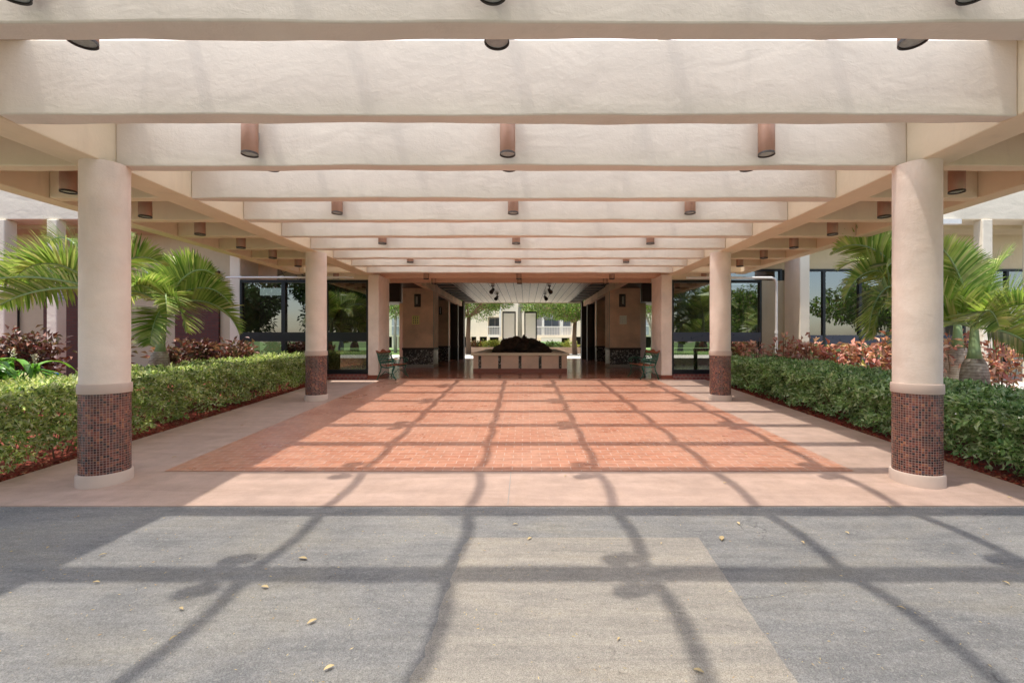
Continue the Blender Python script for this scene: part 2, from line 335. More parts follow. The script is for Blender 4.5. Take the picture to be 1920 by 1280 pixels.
def palmtrunk():
    m, nt, p = newmat('ringed_palm_trunk'); t = NT(nt); v = t.coord()
    s = t.node('ShaderNodeSeparateXYZ'); t.link(v, s.inputs[0])
    z = t.math('ADD', s.outputs[2], t.math('MULTIPLY', t.noise(v, 6, 2), 0.03))
    fr = t.math('FRACT', t.math('MULTIPLY', z, 1/0.045))
    n = t.noise(v, 7, 5, 0.7, 0.6)
    c = t.ramp(n, [(0.3, (0.16,0.11,0.08)), (0.5, (0.40,0.33,0.27)), (0.75, (0.62,0.56,0.48))])
    c = t.mix(c, (0.09, 0.06, 0.05), t.ramp(fr, [(0.0, 0.9), (0.22, 0.0)]))
    t.link(c, p.inputs['Base Color']); p.inputs['Roughness'].default_value = 0.8
    t.link(t.bump(fr, 0.012), p.inputs['Normal']); return m
M['palm_trunk'] = palmtrunk()
def glassmat(name, tint=(0.42, 0.44, 0.42), ior=2.1, rough=0.0):
    m, nt, p = newmat(name); t = NT(nt)
    g = t.node('ShaderNodeBsdfGlossy'); g.inputs['Roughness'].default_value = rough; g.inputs[0].default_value = (0.95, 0.95, 0.95, 1)
    tr = t.node('ShaderNodeBsdfTransparent'); tr.inputs[0].default_value = (*tint, 1)
    fr = t.node('ShaderNodeFresnel'); fr.inputs[0].default_value = ior
    v = t.coord(); bm_ = t.bump(t.noise(v, 0.9, 2), 0.004); t.link(bm_, g.inputs['Normal'])
    f2 = t.math('MULTIPLY_ADD', fr.outputs[0], 1.0); f2.node.inputs[2].default_value = 0.12
    mx = t.node('ShaderNodeMixShader'); t.link(f2, mx.inputs[0]); t.link(tr.outputs[0], mx.inputs[1]); t.link(g.outputs[0], mx.inputs[2])
    t.link(mx.outputs[0], nt.nodes['Material Output'].inputs[0]); return m
M['glass'] = glassmat('tinted_glass')
M['glass_dark'] = glassmat('dark_tinted_glass', (0.16, 0.17, 0.16), 1.9)
def acrylic():
    m, nt, p = newmat('milky_acrylic'); t = NT(nt)
    tr = t.node('ShaderNodeBsdfTransparent'); tr.inputs[0].default_value = (0.97, 0.97, 0.97, 1)
    tl = t.node('ShaderNodeBsdfTranslucent'); tl.inputs[0].default_value = (0.93, 0.94, 0.95, 1)
    mx = t.node('ShaderNodeMixShader'); mx.inputs[0].default_value = 0.55
    t.link(tr.outputs[0], mx.inputs[1]); t.link(tl.outputs[0], mx.inputs[2])
    t.link(mx.outputs[0], nt.nodes['Material Output'].inputs[0]); return m
M['acrylic'] = acrylic()

# ---------------------------------------------------------------- mesh builder
class MB:
    def __init__(s): s.v = []; s.f = []; s.uv = []; s.has_uv = False
    def add(s, vs, fs, uvs=None):
        b = len(s.v); s.v += [tuple(map(float, v)) for v in vs]; s.f += [tuple(i+b for i in f) for f in fs]
        if uvs: s.has_uv = True; s.uv += uvs
        else: s.uv += [None]*len(fs)
        return s
    def box(s, x0, x1, y0, y1, z0, z1):
        vs = [(x0,y0,z0),(x1,y0,z0),(x1,y1,z0),(x0,y1,z0),(x0,y0,z1),(x1,y0,z1),(x1,y1,z1),(x0,y1,z1)]
        return s.add(vs, [(0,3,2,1),(4,5,6,7),(0,1,5,4),(1,2,6,5),(2,3,7,6),(3,0,4,7)])
    def tube(s, pts, rad, n=8, cap=True):
        pts = [Vector(p) for p in pts]; rad = [rad]*len(pts) if isinstance(rad, (int, float)) else rad
        vs = []; fs = []; up = Vector((0, 0, 1)); prev = None
        for i, p in enumerate(pts):
            d = (pts[min(i+1, len(pts)-1)]-pts[max(i-1, 0)]).normalized()
            if prev is None:
                a = d.cross(up if abs(d.z) < 0.9 else Vector((1, 0, 0))).normalized()
            else: a = (prev-d*prev.dot(d)).normalized()
            prev = a; b = d.cross(a)
            for k in range(n):
                th = 2*math.pi*k/n; vs.append(p+(a*math.cos(th)+b*math.sin(th))*rad[i])
        for i in range(len(pts)-1):
            for k in range(n): fs.append((i*n+k, i*n+(k+1) % n, (i+1)*n+(k+1) % n, (i+1)*n+k))
        if cap: fs += [tuple(range(n-1, -1, -1)), tuple((len(pts)-1)*n+k for k in range(n))]
        return s.add(vs, fs)
    def lathe(s, prof, cx, cy, n=32, uv=False, zbase=None, cap=True, sy=1.0):
        """prof: list of (r, z); zbase(x,y) lets the lowest ring follow a slope"""
        vs = []; fs = []; uvs = []
        for j, (r, z) in enumerate(prof):
            for k in range(n):
                th = 2*math.pi*k/n; x = cx+r*math.cos(th); y = cy+r*math.sin(th)*sy
                vs.append((x, y, z if not (zbase and j == 0) else zbase(x, y)))
        for j in range(len(prof)-1):
            for k in range(n):
                fs.append((j*n+k, j*n+(k+1) % n, (j+1)*n+(k+1) % n, (j+1)*n+k))
                if uv:
                    r = prof[j][0]; u0 = 2*math.pi*r*k/n; u1 = 2*math.pi*r*(k+1)/n; a, b = prof[j][1], prof[j+1][1]
                    uvs.append([(u0, a), (u1, a), (u1, b), (u0, b)])
        if cap:
            fs += [tuple(range(n-1, -1, -1)), tuple((len(prof)-1)*n+k for k in range(n))]
            if uv: uvs += [None, None]
        return s.add(vs, fs, uvs if uv else None)
    def build(s, name, mat, parent=None, smooth=False, bevel=0, local=False):
        me = bpy.data.meshes.new(name); v = np.array(s.v, dtype=float)
        o = bpy.data.objects.new(name, me)
        if parent is not None and not local:
            off = Vector((0, 0, 0)); q = parent
            while q is not None: off += q.location; q = q.parent
            v = v-np.array(off)
        me.from_pydata(v.tolist(), [], s.f); me.materials.append(mat)
        if s.has_uv:
            ul = me.uv_layers.new(name='UVMap'); i = 0; data = []
            for f, u in zip(s.f, s.uv):
                data += ([c for p_ in u for c in p_] if u else [0.0]*(2*len(f)))
            ul.data.foreach_set('uv', data)
        C.objects.link(o)
        if parent is not None: o.parent = parent
        if smooth: me.polygons.foreach_set('use_smooth', [True]*len(me.polygons))
        if smooth == 'auto': me.set_sharp_from_angle(angle=R(40))
        if bevel:
            b = o.modifiers.new('bevel', 'BEVEL'); b.width = bevel; b.segments = 2; b.limit_method = 'ANGLE'
        return o
def np_mesh(name, V, Fc, mat, parent=None, smooth=False):
    """V (n,3) ; Fc (m,k) same-size faces, as one mesh, world coords"""
    me = bpy.data.meshes.new(name); V = np.asarray(V, dtype=np.float32).copy()
    if parent is not None:
        off = Vector((0, 0, 0)); q = parent
        while q is not None: off += q.location; q = q.parent
        V -= np.array(off, dtype=np.float32)
    k = Fc.shape[1]; m = len(Fc)
    me.vertices.add(len(V)); me.vertices.foreach_set('co', V.ravel())
    me.loops.add(m*k); me.loops.foreach_set('vertex_index', Fc.astype(np.int32).ravel())
    me.polygons.add(m); me.polygons.foreach_set('loop_start', np.arange(0, m*k, k, dtype=np.int32))
    me.update(calc_edges=True); me.validate()
    me.materials.append(mat); o = bpy.data.objects.new(name, me); C.objects.link(o)
    if parent is not None: o.parent = parent
    if smooth: me.polygons.foreach_set('use_smooth', [True]*m)
    return o
def unit(a): return a/np.maximum(np.linalg.norm(a, axis=1, keepdims=True), 1e-9)
def leaf_geo(P, D, size, aspect=0.45, fold=0.25, droop=0.15):
    """folded diamond leaves: P base points, D pointing direction, size array"""
    n = len(P); D = unit(D); rnd = unit(rng.normal(size=(n, 3))); rnd[:, 2] = np.abs(rnd[:, 2])*1.6+0.2
    W = unit(np.cross(D, rnd)); N = np.cross(W, D)
    s = np.asarray(size).reshape(-1, 1)*np.ones((n, 1))
    b = P; mid = P+D*s*0.48; tip = P+D*s-N*s*droop
    l = mid+W*s*aspect*0.5+N*s*fold*aspect; r = mid-W*s*aspect*0.5+N*s*fold*aspect
    V = np.stack([b, l, tip, r], 1).reshape(-1, 3)
    i = np.arange(n)*4
    F = np.concatenate([np.stack([i, i+1, i+2], 1), np.stack([i, i+2, i+3], 1)])
    return V, F
def leaves(name, P, D, size, mat, parent, aspect=0.45, fold=0.25, droop=0.15):
    V, F = leaf_geo(P, D, size, aspect, fold, droop); return np_mesh(name, V, F, mat, parent)

def zf(y): return -0.155+0.046*y if y < 12.06 else 0.40          # entrance floor rises to the building, then level
def cx(X): return X+CX
def G(px, py):
    """a point of the ground, from its pixel in the 1920 px photograph"""
    d = (py-637)
    if py > 951: Z = (EYE-0.03)*FPX/d
    else: Z = (EYE+0.155)*FPX/(d+0.046*FPX)
    return ((px-985)*Z/FPX+CX, Z, (0.012 if py > 951 else zf(Z)))
def wavy(n, amp, ln=9.0):
    x = np.linspace(0, 1, n); r = np.zeros(n)
    for k in (1.4, 3, 5, 8, 13): r += math.pow(k, -0.6)*np.sin(2*np.pi*(k*x*ln/8+random.random()))*amp
    return r
def wavy_beam(mb, x0, x1, y0, y1, z0, z1, amp=0.006, axis='x'):
    """plastered beam whose lower arrises wander a little"""
    L = (x1-x0) if axis == 'x' else (y1-y0); n = max(6, int(L/0.12)); t = np.linspace(0, 1, n)
    w = [wavy(n, amp*0.5) for _ in range(4)]; vs = []; fs = []
    for i in range(n):
        if axis == 'x':
            x = x0+(x1-x0)*t[i]
            vs += [(x, y0+w[0][i]*0.6, z0+w[1][i]), (x, y1+w[2][i]*0.6, z0+w[3][i]), (x, y1, z1), (x, y0, z1)]
        else:
            y = y0+(y1-y0)*t[i]
            vs += [(x0+w[0][i]*0.6, y, z0+w[1][i]), (x1+w[2][i]*0.6, y, z0+w[3][i]), (x1, y, z1), (x0, y, z1)]
    for i in range(n-1):
        for k in range(4):
            a, b = i*4+k, i*4+(k+1) % 4; fs.append((a, a+4, b+4, b) if axis == 'x' else (a, b, b+4, a+4))
    fs += [(0, 1, 2, 3), tuple((n-1)*4+k for k in (3, 2, 1, 0))]
    if axis != 'x': fs[-2:] = [(3, 2, 1, 0), tuple((n-1)*4+k for k in range(4))]
    mb.add(vs, fs); return mb

# ---------------------------------------------------------------- the ground
def structure(name, mb, mat, label, **k):
    o = mb.build(name, mat, **k); return tag(o, label, None, None, 'structure')
def sloped_sheet(x0, x1, y0, y1, dz=0.0, ny=24):
    mb = MB(); ys = np.linspace(y0, y1, ny)
    vs = [(x, y, zf(y)+dz) for y in ys for x in (x0, x1)]
    mb.add(vs, [(2*i, 2*i+1, 2*i+3, 2*i+2) for i in range(ny-1)]); return mb
FX = 3.88                                    # Y of the joint between asphalt and concrete
structure('ground', MB().add([(-400,-400,-.06),(400,-400,-.06),(400,400,-.06),(-400,400,-.06)], [(0,1,2,3)]), M['grass'], 'wide green lawn round the building')
structure('asphalt_driveway', MB().box(-40, 40, -11, FX, -.05, .028), M['asphalt'], 'grey worn asphalt driveway under the canopy')
# lighter patch with one ragged side
pv = []; ys = np.linspace(-2.5, 3.27, 90)
wvp = wavy(90, .022)
L_ = [(-0.27-0.03*(3.27-y)+wvp[i]+rng.normal()*.009, y) for i, y in enumerate(ys)]
R_ = [(1.385-0.085*(3.27-y)+rng.normal()*.002, y) for y in ys]
pm = MB(); vs = [(a[0], a[1], .0325) for a in L_]+[(a[0], a[1], .0325) for a in R_]; n_ = len(ys)
pm.add(vs, [(i, i+n_, i+1+n_, i+1) for i in range(n_-1)])
structure('pavement_patch', pm, M['patch'], 'pale aggregate repair patch in the middle of the asphalt')
cm = MB(); ys = np.linspace(FX+.006, 12.06, 18)
vs = [(x, y, zf(y)+(.014 if y > FX+.01 else .01)) for y in ys for x in (-12, -4.99, 4.86, 12)]
fs = []
for i in range(len(ys)-1): fs.append((4*i+1, 4*i+2, 4*i+6, 4*i+5))
cm.add(vs, fs); cm.box(-12, 12, FX+.002, 4.20, -.05, zf(4.0)+.008)
structure('concrete_walk', cm, M['concrete'], 'pink tinted concrete walk round the brick paving')
structure('brick_paving', sloped_sheet(-3.63, 3.57, 4.75, 12.06, .0185), M['paving'], 'red brick paving under the canopy rising to the entrance')
structure('breezeway_floor', MB().box(-9, 9, 12.064, 25.3, -.05, .4145), M['darkened'], 'polished red glossy brick floor of the breezeway, shade put into its colour')
structure('expansion_joint', sloped_sheet(-.013, -.006, FX+.01, 4.745, .0178), M['grey_trim'], 'thin joint line across the concrete apron')
for side, (a, b) in (('left', (-40, -4.99)), ('right', (4.86, 40))):
    mb = MB(); ys = np.linspace(4.2, 12.6, 22)
    mb.add([(x, y, zf(y)-.012) for y in ys for x in (a, b)], [(2*i, 2*i+1, 2*i+3, 2*i+2) for i in range(21)])
    structure('planting_bed', mb, M['mulch'], f'red mulch planting bed on the {side} of the walk')
gm = MB(); ys = np.linspace(6.6, 12.6, 14); gm.add([(x, y, zf(y)+.02) for y in ys for x in (7.2, 20)], [(2*i, 2*i+1, 2*i+3, 2*i+2) for i in range(13)])
structure('gravel_strip', gm, M['gravel'], 'strip of pale gravel behind the right hedge')
structure('back_lawn', MB().box(-60, 60, 28.0, 110, .2, .40), M['grass'], 'lawn behind the building')
structure('back_path', MB().box(-60, 60, 25.3, 30.5, -.05, .405), M['pale_concrete'], 'pale concrete path behind the breezeway')
for a_, b_ in ((-60, -6), (7.6, 60)): structure('side_lawn', MB().box(a_, b_, 31.5, 40.9, .2, .42), M['grass'], 'green lawn in front of the apartment building')
structure('back_road', MB().box(-60, 60, 30.5, 40.8, .1, .41), M['pale_concrete'], 'sunlit road behind the breezeway')

# ---------------------------------------------------------------- canopy (pergola with skylights)
ZB = EYE+1.707; ZT = EYE+2.283; PITCH = 1.011; B0 = 2.45; BT = 0.15
canopy = empty('entrance_canopy', (0, 4.4, 0), 'cream stucco entrance canopy of deep parallel beams on round mosaic-footed columns', 'canopy')
YS, YE = B0-6*PITCH, B0+11*PITCH+BT
def beamY(k): return B0+k*PITCH
for k in range(-6, 12):
    y = beamY(k); mb = MB(); wavy_beam(mb, -3.886, 3.886, y, y+BT, ZB+0.002*((k*7) % 3), ZT, .0115)
    mb.build('beam', M['beam'] if k < 10 else M['peach'], canopy, bevel=0.012)
    for s in (-1, 1):
        mb = MB(); a, b = sorted((s*4.264, s*5.596)); wavy_beam(mb, a, b, y, y+BT, ZB+.003, ZT, .005)
        mb.build('side_beam', M['girder'], canopy, bevel=0.012)
for s in (-1, 1):
    a, b = sorted((s*3.89, s*4.26)); mb = MB(); wavy_beam(mb, a, b, YS-.2, YE+.02, ZB-.003, ZT+.004, .005, 'y'); mb.build('girder', M['girder'], canopy, bevel=0.012)
    a, b = sorted((s*5.60, s*5.84)); mb = MB(); wavy_beam(mb, a, b, YS-.2, YE-1.9, ZB-.003, ZT+.004, .005, 'y'); mb.build('outer_girder', M['girder'], canopy, bevel=0.012)
    a, b = sorted((s*3.87, s*6.0)); MB().box(a, b, YS-.3, 11.3, ZT+.008, ZT+.15).build('roof_slab', M['girder'], canopy)
    a, b = sorted((s*3.65, s*3.868)); MB().box(a, b, YS-.2, beamY(9)+BT, ZT+.008, ZT+.10).build('skylight_curb', M['girder'], canopy)
# vaulted skylights with arched ribs
RX = [-3.65+i*7.30/6 for i in range(7)]
for k in range(-6, 9):
    y0, y1 = beamY(k)+BT*.5, beamY(k+1)+BT*.5; NN = 10; rise = .30
    arc = [(y0+(y1-y0)*i/NN, ZT+.03+rise*math.sin(math.pi*i/NN)**.75) for i in range(NN+1)]
    sk = MB(); sk.add([(x, y, z) for (y, z) in arc for x in (-3.645, 3.645)], [(2*i, 2*i+1, 2*i+3, 2*i+2) for i in range(NN)])
    for x in (-3.645, 3.645): sk.add([(x, y, z) for (y, z) in arc]+[(x, y1, ZT+.01), (x, y0, ZT+.01)], [tuple(range(NN+3))])
    v = sk.build('skylight', M['acrylic'], canopy)
    rb = MB()
    for x in RX[1:-1]:
        wd = .046
        vs = [(x+dx, y, z+dz) for (y, z) in arc for dx, dz in ((-wd, .004), (wd, .004), (wd, .035), (-wd, .035))]; fs = []
        for i in range(NN):
            for q in range(4): fs.append((i*4+q, i*4+(q+1) % 4, (i+1)*4+(q+1) % 4, (i+1)*4+q))
        rb.add(vs, fs)
    rb.build('glazing_bars', M['grey_trim'], v)

def column(xc, yc, r=0.192, faces=None):
    gz = zf(yc)+.014; zc = gz
    p = MB().lathe([(r*1.0, zc+.90), (r*1.0, ZB+.004)], xc, yc, 48, cap=False).build('column', M['column'], canopy, smooth=True)
    r2 = r*1.0
    MB().lathe([(r*1.13, 0), (r*1.13, zc+.085), (r*1.10, zc+.105), (r*1.0, zc+.107)], xc, yc, 48, zbase=lambda x, y: zf(y)).build('base', M['base'], p, smooth='auto')
    MB().lathe([(r*1.025, zc+.105), (r*1.025, zc+.872)], xc, yc, 72, uv=True, cap=False).build('mosaic_band', M['mosaic'], p, smooth=True)
    MB().lathe([(r*1.02, zc+.868), (r*1.06, zc+.870), (r*1.075, zc+.876), (r*1.075, zc+.955), (r*1.06, zc+.962), (r*1.0, zc+.963)], xc, yc, 48, cap=False).build('collar', M['collar'], p, smooth='auto')
for yc in (4.47, 8.98):
    for s in (-1, 1): column(s*3.985, yc)

# ---------------------------------------------------------------- downlights
ORD = ['first','second','third','fourth','fifth','sixth','seventh','eighth','ninth','tenth','eleventh','twelfth']
def make_light(kind):
    o = empty('downlight', (0, 0, 0), 'copper cylinder downlight', 'downlight', 'copper cylinder downlights of the canopy')
    r = .074; L = .40 if kind != 'pendant' else .36
    MB().lathe([(r*.97, 0.018), (r, 0.022), (r, L-.006), (r*.95, L), (0.001, L)], 0, 0, 28, cap=False).build('housing', M['copper'], o, smooth='auto', local=True)
    MB().lathe([(r*.93, .028), (r*.93, .004), (r*1.012, 0.0), (r*1.012, .018), (r*.99, .022)], 0, 0, 28, cap=False).build('rim', M['lamp_black'], o, smooth='auto', local=True)
    MB().lathe([(0.001, .012), (r*.5, .009), (r*.9, .012)], 0, 0, 24, cap=False).build('lens', M['lens'], o, smooth=True, local=True)
    if kind == 'pendant':
        MB().tube([(0, 0, L-.01), (0, 0, .655)], .014, 8).lathe([(.05, .62), (.05, .648)], 0, 0, 16).build('stem', M['copper'], o, local=True)
    else:
        y = .06 if kind == 'front' else -.11
        MB().box(-.028, .028, min(y, y+.052), max(y, y+.052), .19, .26).build('bracket', M['grey_trim'], o, local=True)
    return o
protos = {}
def light(kind, x, y, z, label):
    if kind not in protos: o = protos[kind] = make_light(kind)
    else: o = copy_tree(protos[kind])
    o.location = (x, y, z); o['label'] = label
ROWN = ['left', 'centre', 'right']
for k in (0, 2, 4, 6, 8):
    for r_, x in enumerate((-2.50, -0.03, 2.45)):
        light('front', x, beamY(k)-.112, EYE+1.768, f'{ROWN[r_]} copper downlight on the near face of the {ORD[k]} beam from the camera')
        light('back', x, beamY(k)+BT+.112, EYE+1.768, f'{ROWN[r_]} copper downlight on the far face of the {ORD[k]} beam from the camera')
for i, y in enumerate((12.13, 13.14)):
    for r_, x in enumerate((-2.50, -0.03, 2.45)):
        light('pendant', x, y, EYE+1.615, f'{ROWN[r_]} copper downlight in the {["first","second"][i]} roofed bay before the breezeway')
for s, nm in ((-1, 'left'), (1, 'right')):
    for j in range(8):
        light('pendant', s*4.88, 5.0+1.011*j, EYE+1.615, f'{ORD[j]} copper downlight from the front in the {nm} side bay of the canopy')

# ---------------------------------------------------------------- central building and breezeway
bld = empty('entrance_building', (0, 13, .4), 'two storey stucco entrance building with an open breezeway through the middle', 'building')
FZ = .4145
MB().box(-7.6, 7.6, 11.72, 13.75, ZT+.012, ZT+.5).build('roof_slab', M['peach'], bld)
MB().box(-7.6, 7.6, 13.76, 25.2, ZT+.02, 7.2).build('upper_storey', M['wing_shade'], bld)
for s in (-1, 1):
    a, b = sorted((s*3.73, s*4.01))
    MB().box(a, b, 12.0, 12.95, FZ+.10, ZB+.01).build('pilaster', M['peach'] if False else M['column'], bld, bevel=.012)
    a2, b2 = sorted((s*3.722, s*4.018)); MB().box(a2, b2, 11.992, 12.958, zf(11.9)-.02, FZ+.10).build('skirting', M['red_base'], bld)
    # wide pier with lamp, dark stone wainscot
    a, b = sorted((s*3.28, s*4.42))
    MB().box(a, b, 16.9, 17.9, FZ+.74, EYE+2.3).build('pier', M['pier'], bld, bevel=.01)
    MB().box(a, b, 16.9, 17.9, FZ, FZ+.12).build('pier_foot', M['grey_trim'], bld)
    MB().box(a+.006, b-.006, 16.906, 17.894, FZ+.12, FZ+.66).build('stone_wainscot', M['pebble'], bld)
    MB().box(a-.02, b+.02, 16.88, 17.92, FZ+.66, FZ+.74).build('wainscot_cap', M['brown_dark'], bld)
    e0, e1 = sorted((s*3.262, s*3.278)); MB().box(e0, e1, 16.9, 16.94, FZ, EYE+2.0).build('lit_edge_strip', M['grey_trim'], bld)  # added strip standing in for the glow on the pier's lit side face
    for (xa, xb, ya, yb) in ((3.58, 4.35, 22.0, 22.5), (3.30, 3.55, 23.2, 23.5), (3.16, 3.68, 24.4, 24.9)):
        a, b = sorted((s*xa, s*xb))
        MB().box(a, b, ya, yb, FZ+.74, EYE+2.06).build('pier', M['pier'] if xa > 3.5 else M['brown_dark'], bld)
        MB().box(a, b, ya, yb, FZ, FZ+.66).build('stone_wainscot', M['pebble'] if xa > 3.5 else M['dark'], bld)
        MB().box(a-.02, b+.02, ya-.02, yb+.02, FZ+.66, FZ+.74).build('wainscot_cap', M['brown_dark'], bld)
        e0, e1 = sorted((s*(xa-.012), s*(xa-.002))); MB().box(e0, e1, ya-.03, ya+.03, FZ, EYE+2.0).build('lit_edge_strip', M['white_trim'], bld)  # white strip in place of light on the deeper piers' side faces
    a, b = sorted((s*3.70, s*4.6)); MB().box(a, b, 24.55, 24.8, FZ, EYE+2.06).build('corridor_wall', M['brown_dark'], bld)
    a, b = sorted((s*4.45, s*4.6)); MB().box(a, b, 17.92, 24.54, FZ, EYE+2.06).build('corridor_wall', M['brown_dark'], bld)
    a, b = sorted((s*3.25, s*3.42)); MB().box(a, b, 13.8, 25.1, EYE+1.80, EYE+2.055).build('ceiling_edge_beam', M['pier'], bld)
    a, b = sorted((s*2.55, s*3.24)); MB().box(a, b, 13.8, 25.1, EYE+2.10, EYE+2.2).build('ceiling_coffer', M['dark'], bld)
    for q in range(12): MB().box(a, b, 14.0+q*.95, 14.08+q*.95, EYE+2.06, EYE+2.1).build('coffer_rib', M['grey_trim'], bld)
    a, b = sorted((s*3.43, s*7.5)); MB().box(a, b, 13.8, 25.1, EYE+1.92, EYE+2.25).build('aisle_ceiling', M['brown_dark'], bld)
    a, b = sorted((s*4.05, s*5.6)); MB().box(a, b, 15.2, 15.4, EYE+1.28, EYE+1.92).build('aisle_lintel', M['brown_dark'], bld)
    a, b = sorted((s*6.2, s*6.5)); MB().box(a, b, 24.0, 24.3, FZ, EYE+1.92).build('rear_column', M['peach'], bld)
MB().box(-2.545, 2.545, 13.8, 25.1, EYE+2.065, EYE+2.19).build('plank_ceiling', M['planks'], bld)
MB().box(-3.24, 3.24, 25.1, 25.2, EYE+2.03, EYE+2.4).build('ceiling_rim', M['cream'], bld)

# glass fronts of the lobbies: frontal plane at Y = 12
def glass_front(s, xa, xb, name):
    t = empty('glass_front', (s*(xa+xb)/2, 12.1, .4), f'black framed tinted glass lobby front {name}', 'glass front')
    zb, zt = EYE-.90, EYE+1.585; y = 12.10
    fr = MB(); lo, hi = sorted((s*xa, s*xb))
    fr.box(lo, hi, y-.05, y+.05, zt-.07, zt); fr.box(lo, hi, y-.05, y+.05, zb, zb+.11)
    xs = [xa, xa+1.52, xb-.0] if xb-xa < 3 else [xa, xa+1.15, xa+2.25, xb]
    for x in xs:
        w_ = .05; a, b = sorted((s*(x-w_ if x > xa else x), s*(x+w_ if x < xb else x)))
        fr.box(a, b, y-.056, y+.056, zb-.002, zt+.002)
    fr.build('frame', M['black_metal'], t)
    MB().box(lo+.03, hi-.03, y-.065, y+.045, EYE-.04, EYE+.20).build('mid_rail', M['black_metal'] if s < 0 else M['navy_panel'], t)
    for a_, b_ in zip(xs[:-1], xs[1:]):
        p, q = sorted((s*a_, s*b_))
        for z0, z1 in ((zb+.11, EYE-.04), (EYE+.20, zt-.07)):
            MB().add([(p, y+.01, z0), (q, y+.01, z0), (q, y+.01, z1), (p, y+.01, z1)], [(0, 1, 2, 3)]).build('pane', M['glass'] if s > 0 else M['glass_dark'], t)
    MB().box(lo, hi, y-.16, y+.12, zf(11.9)-.02, zb-.004).build('brick_sill', M['sill_brick'], t)
    fl, fh = sorted((s*4.022, s*5.2)); MB().box(fl, fh, y-.02, 13.7, zt+.004, ZT+.01).build('fascia', M['girder'], t)
    return t
glass_front(-1, 4.022, 7.42, 'left of the breezeway beside the light hedge')
glass_front(1, 4.022, 6.40, 'right of the breezeway reflecting the sky')
# lobby interiors
for s, nm in ((-1, 'left'), (1, 'right')):
    a, b = sorted((s*6.35, s*17))
    t = empty('lobby_wall', (s*7, 19.5, .4), f'dark interior wall of the {nm} lobby seen through the glass', 'wall')
    MB().box(a, b, 19.5, 19.7, EYE+.3, EYE+1.9).build('upper_wall', M['brown_dark'], t)
    MB().box(a, b, 19.5, 19.7, FZ, FZ+.25).build('low_wall', M['planter'], t)
st = MB().box(-7.4, -6.0, 14.8, 15.1, FZ, EYE+2.2).build('stone_wall', M['stone']); tag(st, 'rubble stone wall inside the left lobby behind the glass', 'wall')
dr = empty('glass_door', (-6.6, 13.6, FZ), 'black framed glass door behind the left lobby glass', 'door')
f = MB()
for xa, xb in ((-7.0, -6.93), (-6.32, -6.18)): f.box(xa, xb, 13.6, 13.66, FZ, EYE+1.5)
f.box(-6.93, -6.32, 13.6, 13.66, EYE+1.42, EYE+1.5); f.box(-6.93, -6.32, 13.6, 13.66, EYE+.45, EYE+.56); f.box(-6.93, -6.32, 13.6, 13.66, FZ, FZ+.2)
f.build('frame', M['black_metal'], dr)
MB().box(-6.92, -6.33, 13.62, 13.63, FZ+.2, EYE+1.42).build('pane', M['window_glass'], dr)
tb = empty('lobby_table', (5.6, 14.6, FZ), 'dark table standing inside the right lobby', 'table')
MB().lathe([(.62, FZ+.70), (.65, FZ+.71), (.65, FZ+.75), (.62, FZ+.76)], 5.6, 14.6, 24).build('table_top', M['black_metal'], tb)
MB().tube([(5.6, 14.6, FZ), (5.6, 14.6, FZ+.7)], .06, 10).lathe([(.28, FZ), (.26, FZ+.03)], 5.6, 14.6, 16).build('pedestal', M['black_metal'], tb)

# white rain pipes along the top of the lobby glass
gp = MB().tube([(-7.6, 11.75, EYE+1.61), (-4.3, 11.75, EYE+1.61)], .026, 12)
for x in (-7.2, -6.15, -5.1): gp.tube([(x-.04, 11.75, EYE+1.61), (x+.04, 11.75, EYE+1.61)], .034, 12)
tag(gp.build('rain_pipe', M['white_pipe'], smooth='auto'), 'straight white rain pipe above the left lobby glass', 'pipe')
gp = MB().tube([(4.3, 11.75, EYE+1.60), (6.50, 11.75, EYE+1.60), (6.585, 11.75, EYE+1.57), (6.62, 11.75, EYE+1.49), (6.62, 11.75, .42)], .032, 12)
for z in (EYE+.2, EYE-.5): gp.tube([(6.62, 11.75, z-.03), (6.62, 11.75, z+.03)], .041, 12)
tag(gp.build('rain_pipe', M['white_pipe'], smooth='auto'), 'white rain pipe turning down beside the right lobby glass', 'pipe')

